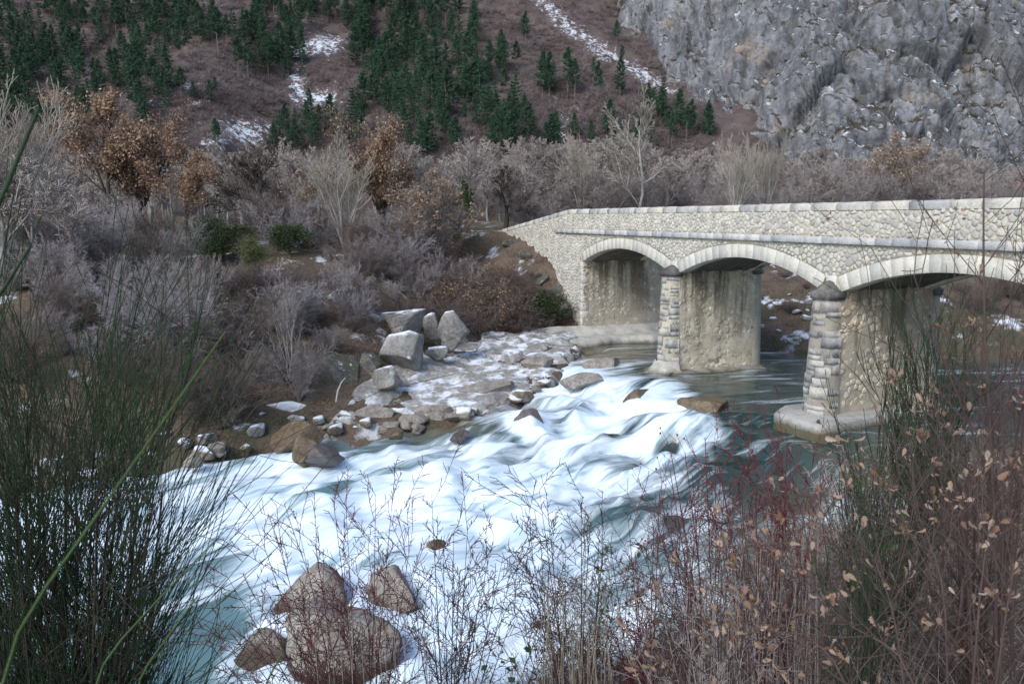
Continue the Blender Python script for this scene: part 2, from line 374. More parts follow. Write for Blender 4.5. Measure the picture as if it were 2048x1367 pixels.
# ------------------------------------------------------------------ bare rock shelf at the foot of the far bank
gx = np.arange(-9.5, 5.2, .09); gy = np.arange(23, 41, .1)
X, Y = np.meshgrid(gx, gy, indexing='ij'); Zg = H(X, Y)
dF, sF, _ = polydist(X, Y, FAR); dF = -dF*sF
xr, yr = X*.8+Y*.6, -X*.6+Y*.8
wv = fbm(X/1.5, Y/1.5, o=3, s=101)*.5
h1, e1 = cells(xr/3.4+wv*.3, yr/1.5+wv, Zg*0+.5, 110); h2, e2 = cells(xr/1.4+wv, yr/.6, Zg*0+.5, 120)
sh = h1*.12+h2*.045-.06*np.exp(-e1*18)-.025*np.exp(-e2*14)+fbm(X*1.2, Y*1.2, o=5, s=130)*.05
dF = dF+fbm(X*.9, Y*.9, o=3, s=133)*.45
Z = Zg*1.0+.16+sh*ss(-.6, .4, dF)-.75*(1-ss(-.9, .7, dF))

bb, aa = to_bridge(X, Y)
lim = 6.6*np.exp(-((X+.5)/5.2)**6)
keep = (dF > -1.0) & (dF < lim) & ~((bb > -.9) & (aa > 34))
Z = Z-.35*ss(0, 1.2, dF-lim+1.2)
F = grid(*X.shape); F = F[keep.ravel()[F].all(1)]
o = mesh('rock_shelf', np.stack([X, Y, Z], -1).reshape(-1, 3), F, M_SHELF, smooth=False); tag(o, kind='structure')

# ------------------------------------------------------------------ river
t = NT('river_water')
fl = t.attr('flow', True); foam = t.attr('foam')
warp = t.noise(.7, 3, fl, col=True)
wv_ = t.n('VectorMath'); wv_.operation = 'MULTIPLY_ADD'; t.put(wv_.inputs[0], warp); wv_.inputs[1].default_value = (.5, .45, 0); t.put(wv_.inputs[2], fl); wf = wv_.outputs[0]
s1 = t.noise(1, 5, t.scale(wf, (.4, 2.2, 1)), .6, .3); s2 = t.noise(1, 5, t.scale(wf, (.5, 8, 1)), .62); s3 = t.noise(1, 4, t.scale(wf, (.3, .75, 1)), .6, .4)
sm = t.math('ADD', t.math('MULTIPLY', s1, .5), t.math('ADD', t.math('MULTIPLY', s2, .2), t.math('MULTIPLY', s3, .52)))
ff = t.math('ADD', foam, t.math('MULTIPLY', t.math('SUBTRACT', sm, .60), 3.0))
ff = t.ramp(ff, [(.10, 0.), (.34, .32), (.60, .80), (.95, 1.)])
deep = t.ramp(t.attr('depth'), [(0., (.115, .095, .06)), (.35, (.075, .085, .06)), (1., (.022, .048, .045))])
deep = t.mix(t.attr('milky'), deep, (.17, .30, .32))
fw = t.ramp(t.math('ADD', t.math('MULTIPLY', s2, .25), t.math('ADD', t.math('MULTIPLY', s1, .45), t.math('MULTIPLY', s3, .3))), [(.32, (.46, .63, .75)), (.46, (.66, .79, .88)), (.6, (.82, .88, .93))])  # bluish shading between the white foam streaks is put into the colour
t.color(t.mix(ff, deep, fw))
t.bump(t.math('ADD', t.math('MULTIPLY', s2, .2), s1), .25, .10)
M_WATER = t.done(t.mix(ff, (.09,)*3, (.75,)*3), t.mix(ff, (.5,)*3, (.12,)*3))
gx = np.concatenate([np.linspace(-120, -17, 60)[:-1], np.arange(-17, 11, .085), np.linspace(11, 70, 90)]); gy = np.concatenate([np.linspace(-60, 8, 40)[:-1], np.arange(8, 36, .085), np.linspace(36, 42, 40)])
X, Y = np.meshgrid(gx, gy, indexing='ij')
s, tt = flow(X, Y); dF, sF, _ = polydist(X, Y, FAR); dF = -dF*sF; dN, sN, _ = polydist(X, Y, NEAR); dN = dN*sN
sw = s+fbm(s*.12, tt*.35, o=2, s=139)*1.6
Zw = W(s)+(np.interp(sw, [-100, -.3, .7, 2.2, 2.9, 4.6, 5.3, 7.5, 8.2, 100], [0, 0, -.24, .06, -.22, .05, -.18, .04, -.1, 0]))
def wob(px, py, z): return at_z(px, py, z)[:2]
# standing waves and tongues of the cascade
wt = tt+fbm(s*.25, tt*.4, o=2, s=140)*.8; wsx = s+fbm(s*.3, tt*.5, o=2, s=141)*1.1
amp = ss(-.6, 2, s)*(1-.72*ss(8, 18, s))
b1 = fbm(wsx*.42, wt*.55, o=3, s=150); b2 = fbm(wsx*.30, wt*1.6, o=3, s=151)
tong = 1-np.abs(fbm(wsx*.35, wt*.9, o=2, s=152))*2
Zw = Zw+amp*(b1*.30+b2*.07+tong*.13)+fbm(s*.8, tt*.8, o=3, s=153)*.02+fbm(s*.7, tt*4.5, o=2, s=154)*.012*(.4+amp)
step = np.zeros_like(X)
for (px_, py_, r_, h_) in [(1190, 790, 1.2, .28), (1060, 850, 1.1, .22), (1310, 800, 1.0, .28), (1330, 870, 1.2, .26), (1180, 900, 1.3, .22), (1000, 930, 1.4, .2), (1400, 880, .9, .25), (700, 1010, 1.0, .22), (600, 960, .9, .2), (860, 1080, .9, .2), (560, 1010, 1.1, .2), (1100, 800, 1., .2)]:
    cx, cy = wob(px_, py_, -.9); ds = (X-cx)*-.85+(Y-cy)*-.5; dt = (X-cx)*.5-(Y-cy)*.85
    Zw = Zw+h_*np.exp(-(dt/r_)**2)*np.where(ds < 0, np.exp(-(ds/1.1)**2), np.exp(-(ds/.5)**2))
# how broken the water is: calm above the crest, white below it
dq = np.maximum(Y, 2.); pxw = 1024+FPX*X/(Y*math.cos(PITCH)-(W(s)-CAMZ)*math.sin(PITCH)); pyw = 683.5-FPX*(Y*math.sin(PITCH)+(W(s)-CAMZ)*math.cos(PITCH))/np.maximum(Y*math.cos(PITCH)-(W(s)-CAMZ)*math.sin(PITCH), .5)
CR = A([(1060, 640), (1120, 715), (1190, 738), (1280, 758), (1360, 768), (1405, 815), (1452, 880), (1425, 925), (1340, 985), (1250, 1045), (1150, 1130), (1060, 1240), (990, 1500)], float)
dc, sc_, _ = polydist(pxw, pyw, CR); dc = dc*sc_+fbm(X*.7, Y*.7, o=2, s=160)*26
soft = 34+70*ss(900, 1100, pyw); foam = ss(-1, 1, dc/soft)*.63+.34*ss(900, 1080, pyw)*(1-ss(-1, 1, dc/soft))
def wb(px_, py_, rx, ry, d_, rot=-.35):
    c_, s_ = math.cos(rot), math.sin(rot); u_, v_ = pxw-px_, pyw-py_; return d_*np.exp(-((u_*c_+v_*s_)/rx)**2-((-u_*s_+v_*c_)/ry)**2)
for q in [(690, 852, 110, 26, -.8, 0), (840, 852, 120, 26, -.85, 0), (1000, 868, 70, 14, -.35, .1), (720, 895, 140, 22, -.5, 0), (150, 1340, 360, 120, -.66, 0), (430, 1250, 130, 60, -.42), (440, 1130, 90, 30, -.22), (330, 905, 140, 26, -.3, 0), (560, 1030, 80, 18, -.3), (1090, 880, 60, 20, -.35), (1150, 905, 50, 14, -.3), (950, 1050, 60, 16, -.25), (900, 985, 260, 60, .3), (1200, 840, 160, 50, .25), (600, 1090, 200, 50, .2), (1000, 1200, 160, 100, .2, 0), (1300, 990, 150, 26, -.35), (1240, 872, 46, 13, -.5), (1330, 905, 40, 12, -.5), (1010, 905, 60, 12, -.4), (1130, 830, 36, 10, -.4), (1290, 835, 40, 11, -.45), (1390, 850, 30, 14, -.45), (1075, 900, 50, 13, -.45), (1180, 800, 50, 9, -.35), (800, 930, 110, 13, -.4), (660, 985, 70, 12, -.35), (1250, 930, 60, 12, -.35), (480, 960, 100, 16, -.3), (300, 1180, 160, 30, -.3)]: foam = foam+wb(*q)
foam = foam+fbm(s*.45, tt*.5, o=3, s=170)*.16*ss(0, 1.5, s)
foam = foam-.25*np.exp(-np.minimum(-dF, 9)/.5)*ss(2, 5, s)
depth = ss(.1, 3.2, np.minimum(-dF, -dN*.7))*(1-.75*np.exp(-((X-5)/2.5)**2-((Y-35)/3.)**2))
milky = ss(4, 12, s)*.55
for (px_, py_, w_) in [(585, 900, 62), (602, 925, 40), (640, 928, 50), (1056, 845, 34), (1284, 810, 40), (872, 1100, 28), (615, 1215, 100), (795, 1210, 80), (690, 1330, 140), (1330, 890, 36), (1165, 770, 46), (515, 1330, 66)]:
    rr = np.hypot((pxw-px_)/w_, (pyw-py_)/(w_*.55)); ring = np.exp(-((rr-1.0)/.35)**2); foam = foam+ring*.35; Zw = Zw+ring*.05*w_/60.
keep = (dF < .45) & (dN < .6)
F = grid(*X.shape); F = F[keep.ravel()[F].all(1)]
used = np.unique(F); remap = np.full(X.size, -1); remap[used] = np.arange(len(used))
o = mesh('river', np.stack([X, Y, Zw], -1).reshape(-1, 3)[used], remap[F], M_WATER, smooth=True,
     attrs={'foam': foam.ravel()[used], 'depth': depth.ravel()[used], 'milky': milky.ravel()[used], 'flow': np.stack([s, tt, tt*0], -1).reshape(-1, 3)[used]})
tag(o, kind='structure')
# ------------------------------------------------------------------ stone bridge
def stone_mat(name, c0, c1, c2, dirt=0., moss=0., rust=0., stain=0., use_tint=True, bump=.6, tide=0):
    t = NT(name); p = t.oco()
    c = t.ramp(t.noise(2.2, 6, p, .6), [(.3, c0), (.5, c1), (.7, c2)])
    v = t.math('ADD', t.math('MULTIPLY', t.attr('tint'), .6), t.math('MULTIPLY', t.rand(), .4)) if use_tint else t.rand()
    c = t.mix(t.ramp(v, [(.25, .55), (.55, 0.)]), c, (c0[0]*.62, c0[1]*.66, c0[2]*.78))
    c = t.mix(t.ramp(v, [(.72, 0.), (.95, .5)]), c, (c2[0]*1.03, c2[1]*.97, c2[2]*.85))
    c = t.mix(t.ramp(t.noise(22, 5, p, .7), [(.36, .45), (.52, 0.)]), c, (c0[0]*.5, c0[1]*.5, c0[2]*.5))
    if dirt: c = t.mix(t.math('MULTIPLY', t.ramp(t.noise(1.3, 6, p, .7), [(.47, 0.), (.6, 1.)]), dirt), c, (.10, .105, .11))
    z = t.sep(p, 2)
    if stain:
        sv = t.noise(1, 5, t.scale(p, (1.7, 1.7, .16)), .62)
        up = t.ramp(t.math('MULTIPLY', z, .25), [(.12, .12), (.85, 1.)])
        c = t.mix(t.math('MULTIPLY', t.math('MULTIPLY', t.ramp(sv, [(.46, 0.), (.57, 1.)]), up), stain), c, (.075, .062, .045))
        sr = t.noise(1, 5, t.scale(t.math('ADD', 0, 0) if False else p, (1.1, 1.1, .22)), .6)
        c = t.mix(t.math('MULTIPLY', t.math('MULTIPLY', t.ramp(sr, [(.50, 0.), (.62, 1.)]), up), rust), c, (.30, .165, .06))
    if tide: c = t.mix(t.ramp(t.math('ADD', t.math('ADD', z, t.math('MULTIPLY', t.noise(2.2, 6, p, .7), .3)), .5), [(.30, .9), (.50, 0.)]), c, (.07, .06, .03))
    if moss: c = t.mix(t.math('MULTIPLY', t.ramp(t.noise(1.9, 6, p, .7), [(.5, 0.), (.62, 1.)]), moss), c, (.11, .105, .045))
    t.color(c); t.bump(t.noise(16, 8, p, .7), bump, .03); return t.done(.92, .15)
M_RUBBLE = stone_mat('rubble_limestone', (.44, .42, .365), (.56, .535, .465), (.66, .635, .565), dirt=.16)
M_MORTAR = stone_mat('lime_mortar', (.35, .31, .235), (.45, .41, .325), (.51, .47, .38), use_tint=False, bump=.5)
M_ASHLAR = stone_mat('dressed_limestone', (.48, .46, .40), (.60, .575, .50), (.67, .645, .57), bump=.35)
M_COPING = stone_mat('weathered_coping_stone', (.42, .41, .38), (.55, .53, .47), (.61, .58, .50), dirt=.32, bump=.6)
M_CORNICE = stone_mat('weathered_cornice_stone', (.42, .42, .41), (.56, .555, .53), (.66, .65, .61), dirt=.3, bump=.6)
M_PIERB = stone_mat('stained_pier_block', (.34, .34, .33), (.50, .485, .44), (.60, .58, .52), dirt=.55, stain=.3, rust=.1, bump=.8)
M_PIERR = stone_mat('stained_pier_rubble', (.48, .42, .32), (.64, .575, .455), (.74, .69, .58), stain=.8, rust=.55, moss=.25, bump=.8)
M_PIERM = stone_mat('stained_pier_mortar', (.50, .43, .32), (.63, .56, .43), (.73, .68, .56), stain=.85, rust=.6, moss=.25, use_tint=False, bump=1.)
M_VAULT = stone_mat('dark_vault_stone', (.10, .095, .075), (.16, .15, .12), (.24, .22, .17), dirt=.6, rust=.3, bump=1.)  # vault stone is much darker than the wall stone, with dark blotches
M_CAP = stone_mat('black_crusted_cap_stone', (.07, .07, .065), (.13, .125, .115), (.30, .29, .26), use_tint=False, bump=1.)
M_CONC = stone_mat('pale_concrete', (.40, .38, .33), (.50, .48, .42), (.58, .565, .51), dirt=.3, use_tint=False, bump=.6, tide=1)

BR = empty('stone_bridge', (B0[0], B0[1], 0), BTH)
tag(BR, 'pale limestone bridge with three low arches and rounded piers across the river', 'bridge')
ARCH = [(27.3, 35.15), (18.83, 26.5), (10.3, 18.0)]
SPR, CRN, RING = 3.53, 4.30, .45
def arc_geo(a0, a1):
    c = a1-a0; h = CRN-SPR; R = (c*c/4+h*h)/(2*h); return (a0+a1)/2, CRN-R, R, math.asin(c/2/R)
def intr(a):
    z = np.full(np.shape(a), np.nan)
    for a0, a1 in ARCH:
        m, zc, R, _ = arc_geo(a0, a1); ok = (a >= a0) & (a <= a1)
        z = np.where(ok, zc+np.sqrt(np.maximum(R*R-(a-m)**2, 0)), z)
    return z
def box(b0, b1, a0, a1, z0, z1, ch=0.0, j=0.0, r=None):
    """eight-cornered block, chamfered all round (24 vertices hull-like) when ch>0"""
    V = A([[b, a, z] for b in (b0, b1) for a in (a0, a1) for z in (z0, z1)], float)
    if j: V = V+(r or rng).normal(0, j, V.shape)
    F = [[0, 1, 3, 2], [4, 6, 7, 5], [0, 4, 5, 1], [2, 3, 7, 6], [0, 2, 6, 4], [1, 5, 7, 3]]
    return bevel(V, F, ch) if ch else (V, A(F))
def bevel(V, F, ch):
    """chamfer a convex hexahedron: every face inset, edges and corners filled"""
    V = np.asarray(V, float); nv = []; idx = {}
    for fi, f in enumerate(F):
        c = V[f].mean(0)
        for k, vi in enumerate(f):
            p, q = V[f[k-1]], V[f[(k+1) % 4]]; v = V[vi]
            e1 = (p-v)/(np.linalg.norm(p-v)+1e-9); e2 = (q-v)/(np.linalg.norm(q-v)+1e-9)
            idx[(fi, vi)] = len(nv); nv.append(v+ch*(e1+e2))
    quads = [[idx[(fi, vi)] for vi in f] for fi, f in enumerate(F)]
    ed = {}
    for fi, f in enumerate(F):
        for k in range(4): ed.setdefault(frozenset((f[k], f[(k+1) % 4])), []).append((fi, f[k], f[(k+1) % 4]))
    for e, l in ed.items():
        (f1, a, b), (f2, c, d) = l; quads.append([idx[(f1, b)], idx[(f1, a)], idx[(f2, a)], idx[(f2, b)]])
    tris = []
    cen = V.mean(0)
    for vi in range(8):
        fs = [fi for fi, f in enumerate(F) if vi in f]; tri = [idx[(fi, vi)] for fi in fs]
        p = A([nv[i] for i in tri])
        if np.dot(np.cross(p[1]-p[0], p[2]-p[0]), V[vi]-cen) < 0: tri = tri[::-1]
        tris.append(tri)
    return A(nv), [A(quads), A(tris)]
def part(name, VF, mat, parent, tint=None, smooth=False):
    V, F = VF; n_ = len(V)
    return mesh(name, V, F, mat, parent, smooth, {'tint': np.full(n_, rng.random() if tint is None else tint)})
# --- core walls (mortar bed the stones sit in), both faces
def ztop(a): return np.interp(a, [0, 37, 47.2], [5.835, 5.835, 4.70])
def core(b0, b1, name, parent):
    aa = np.unique(np.concatenate([np.linspace(5, 47.2, 260)]+[[x-.001, x+.001] for p in ARCH for x in p])); zl = intr(aa)
    for a0, a1 in ARCH: pass
    zl = np.where(np.isnan(zl), np.where((aa > 35.15) | (aa < 10.3), -.9, 3.3), zl+.18); zt = ztop(aa)
    n_ = len(aa); V = np.concatenate([np.stack([np.full(n_, b), aa, z], 1) for b in (b0, b1) for z in (zl, zt)])
    i = np.arange(n_-1); q = lambda p, r: np.stack([p*n_+i, p*n_+i+1, r*n_+i+1, r*n_+i], 1)
    F = np.concatenate([q(1, 0), q(2, 3), q(3, 1), q(0, 2)])
    e = A([[0, n_, 3*n_, 2*n_], [n_-1, 3*n_-1, 4*n_-1, 2*n_-1]])
    return mesh(name, V, np.concatenate([F, e]), M_MORTAR, parent, False, {'tint': np.full(len(V), .5)})
WALL = core(0, .42, 'spandrel_wall', BR); core(3.08, 3.5, 'spandrel_wall', BR)
# --- rubble: irregular stones, each a domed polygon
def voronoi(bbox, size, r, aspect=1.15, keep=None):
    x0, x1, y0, y1 = bbox; pts = []; cell = size*.55; G = {}
    K = int((x1-x0)*(y1-y0)/size**2*9); cx_ = x0+(x1-x0)*r.random(K); cy_ = y0+(y1-y0)*r.random(K); cm = size*(.62+.75*r.random(K)**2.2)
    if keep is not None: k_ = keep(np.column_stack([cx_, cy_])); cx_, cy_, cm = cx_[k_], cy_[k_], cm[k_]
    XX = np.empty(len(cx_)); YY = np.empty(len(cx_)); MM = np.empty(len(cx_)); n_ = 0
    for px_, py_, mn in zip(cx_, cy_, cm):
        if n_ and (((XX[:n_]-px_)/aspect)**2+(YY[:n_]-py_)**2 < ((MM[:n_]+mn)*.5)**2).any(): continue
        XX[n_] = px_; YY[n_] = py_; MM[n_] = mn; n_ += 1
        p = (px_, py_); G.setdefault((int(px_/aspect/cell), int(py_/cell)), []).append((p, mn)); pts.append((p, mn))
    out = []
    for (p, mn) in pts:
        i, j = int(p[0]/aspect/cell), int(p[1]/cell)
        poly = [(p[0]+size*1.0*math.cos(k*math.pi/6)*aspect, p[1]+size*1.0*math.sin(k*math.pi/6)) for k in range(12)]
        for di in range(-4, 5):
            for dj in range(-4, 5):
                for (q, m2) in G.get((i+di, j+dj), ()):
                    if q == p: continue
                    w = .5+.5*(mn-m2)/(mn+m2)*.55; nx, ny = q[0]-p[0], q[1]-p[1]; L = math.hypot(nx, ny)
                    if L > size*2.4: continue
                    nx /= L; ny /= L; lim = L*w; new = []
                    for k in range(len(poly)):
                        a_, b_ = poly[k-1], poly[k]
                        da = (a_[0]-p[0])*nx+(a_[1]-p[1])*ny-lim; db = (b_[0]-p[0])*nx+(b_[1]-p[1])*ny-lim
                        if (da > 0) != (db > 0): tt_ = da/(da-db); new.append((a_[0]+(b_[0]-a_[0])*tt_, a_[1]+(b_[1]-a_[1])*tt_))
                        if db <= 0: new.append(b_)
                    poly = new
        if len(poly) > 2: out.append((A(p), A(poly)))
    return out
def rubble(bbox, size, inside, r, gap=.016, h=(.02, .05), aspect=1.15):
    """list of (centre2d, outline verts (3 rings) in (u, w, out), faces, extent)"""
    res = []
    for p, poly in voronoi(bbox, size, r, aspect, inside):
        if not inside(A([p]))[0]: continue
        c = poly.mean(0)
        for _ in range(6):
            bad = ~inside(poly)
            if not bad.any(): break
            poly = np.where(bad[:, None], poly+(p-poly)*.3, poly)
        d = np.linalg.norm(poly-c, axis=1); ext = d.mean()
        if ext < size*.2: continue
        poly = c+(poly-c)*np.maximum(.35, (1-gap/np.maximum(d, .01)))[:, None]
        nx = np.roll(poly, -1, 0); poly = np.stack([poly*.78+nx*.22, poly*.22+nx*.78], 1).reshape(-1, 2)   # rounded corners
        poly = poly+r.normal(0, .02*ext, poly.shape); k = len(poly); hh = r.uniform(*h)
        tl = r.normal(0, .12, 2)
        def ring(f, o_): q = c+(poly-c)*f; return np.column_stack([q, o_+(q-c)@tl*.5])
        V = np.concatenate([np.column_stack([poly, np.full(k, -.02)]), ring(.96, hh*.55), ring(.74, hh*.95), [[c[0], c[1], hh*1.08]]])
        i = np.arange(k); i2 = (i+1) % k
        Fq = np.concatenate([np.stack([i, i2, k+i2, k+i], 1), np.stack([k+i, k+i2, 2*k+i2, 2*k+i], 1)]); Ft = np.stack([2*k+i, 2*k+i2, np.full(k, 3*k)], 1)
        res.append((c, V, [Fq, Ft], ext))
    return res
WA = np.linspace(5, 48, 300); WH = H(*from_bridge(-.05, WA))
def face_inside(P):
    a, z = P[:, 0], P[:, 1]; ok = (a > 8.6) & (a < 47) & (z < ztop(a)-.01)
    ok &= ~((z > 4.86) & (z < 5.10) & (a < 38.55))
    for a0, a1 in ARCH:
        m, zc, R, th = arc_geo(a0, a1); ok &= ~((np.hypot(a-m, z-zc) < R+RING+.012) & (a > a0-.22) & (a < a1+.22))
        ok &= ~((a > a0) & (a < a1) & (z < 4.0))
    for pc, w_ in ((26.9, .42), (18.41, .44)): ok &= ~((np.abs(a-pc) < w_) & (z < 3.72))
    ok &= ~((a > 35.0) & (a < 35.46) & (z < 3.75)) & ~((a > 9.9) & (a < 10.45) & (z < 3.75))
    ok &= z > np.interp(a, WA, WH)-.25
    return ok
r1 = np.random.default_rng(3)
st = rubble((8.6, 47, -.2, 5.84), .155, face_inside, r1, .011, (.014, .036))
score = [(e/(c[0]+3), i) for i, (c, V, F, e) in enumerate(st) if c[0] > 12.6]   # nearer end shows larger, right of the frame edge does not
big = set(i for _, i in sorted(score)[-300:])
acc = Acc()
for i, (c, V, F, e) in enumerate(st):
    tn = r1.random()
    if i in big:
        cc = A([-.0, c[0], c[1]]); Vl = np.column_stack([-V[:, 2], V[:, 0]-c[0], V[:, 1]-c[1]])
        o = mesh('rubble_stone', Vl, [f[:, ::-1] for f in F], M_RUBBLE, WALL, False, {'tint': np.full(len(Vl), tn)}); o.location = cc
    else: acc.add(np.column_stack([-V[:, 2], V[:, 0], V[:, 1]]), [f[:, ::-1] for f in F], tn)
o = acc.build('small_rubble_stones', M_RUBBLE, WALL); tag(o, kind='stuff')
# --- arch rings, vaults
for ai, (a0, a1) in enumerate(ARCH):
    m, zc, R, th = arc_geo(a0, a1)
    RG = part('arch_ring', (A([[.03, m-.2, CRN+.1], [.03, m+.2, CRN+.1], [.35, m+.2, CRN+.1], [.35, m-.2, CRN+.1]]), A([[0, 1, 2, 3]])), M_MORTAR, BR)
    nb = 21; cuts = np.linspace(-th, th, nb+1); cuts[1:-1] += rng.normal(0, .0035, nb-1)
    V, F = [], []
    for k in range(nb):
        g = .004/R; t0, t1 = cuts[k]+g, cuts[k+1]-g; o_ = rng.normal(0, .004)
        V8 = A([[b, m+rr*math.sin(t_), zc+rr*math.cos(t_)] for b in (-.035+o_, .42) for t_ in (t0, t1) for rr in (R, R+RING)])
        part('voussoir', bevel(V8, [[0, 1, 3, 2], [4, 6, 7, 5], [0, 4, 5, 1], [2, 3, 7, 6], [0, 2, 6, 4], [1, 5, 7, 3]], .008), M_ASHLAR, RG, .35+.4*rng.random())
    V8 = None
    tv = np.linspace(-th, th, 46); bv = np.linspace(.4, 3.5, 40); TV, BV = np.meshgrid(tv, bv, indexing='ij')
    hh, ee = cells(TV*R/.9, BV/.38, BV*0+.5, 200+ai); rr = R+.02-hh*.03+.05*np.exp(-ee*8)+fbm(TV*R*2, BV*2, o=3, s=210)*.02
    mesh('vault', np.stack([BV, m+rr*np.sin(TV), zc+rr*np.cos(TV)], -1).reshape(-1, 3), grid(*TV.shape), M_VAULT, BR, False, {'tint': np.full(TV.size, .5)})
    tv2 = np.linspace(-th, th, 24)
    for b0_, b1_ in ((3.1, 3.54),):
        V = np.concatenate([np.stack([np.full(24, b_), m+q*np.sin(tv2), zc+q*np.cos(tv2)], 1) for b_ in (b0_, b1_) for q in (R, R+RING)]); i = np.arange(23)
        q = lambda p_, r_: np.stack([p_*24+i, p_*24+i+1, r_*24+i+1, r_*24+i], 1)
        mesh('arch_ring', V, np.concatenate([q(1, 0), q(2, 3), q(3, 1), q(0, 2)]), M_ASHLAR, BR, False, {'tint': np.full(len(V), .5)})
# --- cornice and coping, stone by stone
CO = part('cornice', box(.02, .4, 6, 38.4, 4.90, 5.06), M_MORTAR, BR); KO = part('coping', box(.05, .38, 6, 36.9, 5.82, 5.95), M_MORTAR, BR)
a = 6.0
while a < 38.5:
    L = min(rng.uniform(.5, .82), 38.52-a)
    if L > .12: part('cornice_stone', box(-.13+rng.normal(0, .005), .3, a+.004, a+L-.004, 4.885, 5.085, .014, .002), M_CORNICE, CO)
    a += L
a = 6.0
def coping_stone(a0, a1):
    n_ = 4; sec = A([[-.025, -.005], [-.03, .13], [.0, .19], [.08, .222], [.21, .23], [.34, .222], [.45, .19], [.475, .13], [.47, -.005]])
    V = []
    for k in range(n_):
        aa = a0+(a1-a0)*k/(n_-1); e = .006 if k in (0, n_-1) else 0; z0 = float(ztop(aa))
        s_ = sec.copy(); s_[1:-1] += rng.normal(0, .006, (7, 2)); s_[:, 1] -= e*(s_[:, 1] > .05)
        V.append(np.column_stack([s_[:, 0], np.full(9, aa), z0+s_[:, 1]]))
    i = np.arange(8); F = np.concatenate([np.stack([k*9+i, k*9+i+1, k*9+10+i, k*9+9+i], 1) for k in range(n_-1)])
    caps = A([list(range(8, -1, -1)), [(n_-1)*9+q for q in range(9)]])
    return np.concatenate(V), [F, caps]
while a < 47.1:
    L = min(rng.uniform(.75, 1.5), 47.2-a)
    if a < 37 < a+L: L = 37-a
    if L > .1: part('coping_stone', coping_stone(a+.004, a+L-.004), M_COPING, KO, smooth=False)
    a += max(L, .05)
for z0_, z1_, q0, q1_, nm in ((4.885, 5.085, 3.2, 3.63, 'cornice'), (5.835, 6.05, 3.03, 3.55, 'coping')): part(nm, box(q0, q1_, 6, 37.5, z0_, z1_, .02), M_COPING, BR)
# --- rubble faces of piers and far abutment under the arches (they look towards the near bank)
def side_face(a_face, name, parent, b0_, b1_, z0_, seed):
    nb_, nz_ = 70, 74; bb, zz = np.meshgrid(np.linspace(b0_, b1_, nb_), np.linspace(z0_, SPR+.04, nz_), indexing='ij')
    V = np.stack([bb, np.full(bb.shape, a_face)-.012-fbm(bb*1.5, zz*1.5, o=4, s=seed)*.02, zz], -1).reshape(-1, 3)
    o = mesh(name, V, grid(nb_, nz_), M_PIERM, parent, False, {'tint': np.full(len(V), .5)})
    rr_ = np.random.default_rng(seed)
    ins = lambda P: (P[:, 0] > b0_+.03) & (P[:, 0] < b1_-.03) & (P[:, 1] > z0_+.1) & (P[:, 1] < SPR)
    ac = Acc()
    for c, V, F, e in rubble((b0_, b1_, z0_, SPR), .17, ins, rr_, .012, (.003, .015), 1.25):
        if rr_.random() < .35+.3*(c[1] < .9): continue              # stretches where the render still covers the stones
        ac.add(np.column_stack([V[:, 0], a_face-.012-V[:, 2], V[:, 1]]), F, rr_.random())
    tag(ac.build('rubble_stones', M_PIERR, o), kind='stuff'); return o
AB = part('abutment', box(.02, 5.6, 35.16, 36.4, -.9, SPR+.3), M_MORTAR, BR)
side_face(35.15, 'abutment_face', BR, .0, 5.6, -.6, 301)
for (qa, qz) in ((35.15, 1),):
    z = -.2
    while z < SPR:
        h_ = rng.uniform(.24, .42); L = .30 if int(z*10) % 2 else .26
        part('quoin', box(-.04, .32 if rng.random() < .5 else .22, qa-.02, qa+L, z+.004, min(z+h_, SPR+.02)-.004, .008, .002), M_ASHLAR, AB, .3+.5*rng.random()); z += h_
part('abutment', box(-.03, 3.5, 6, 10.3, -.9, SPR+.3), M_PIERM, BR)
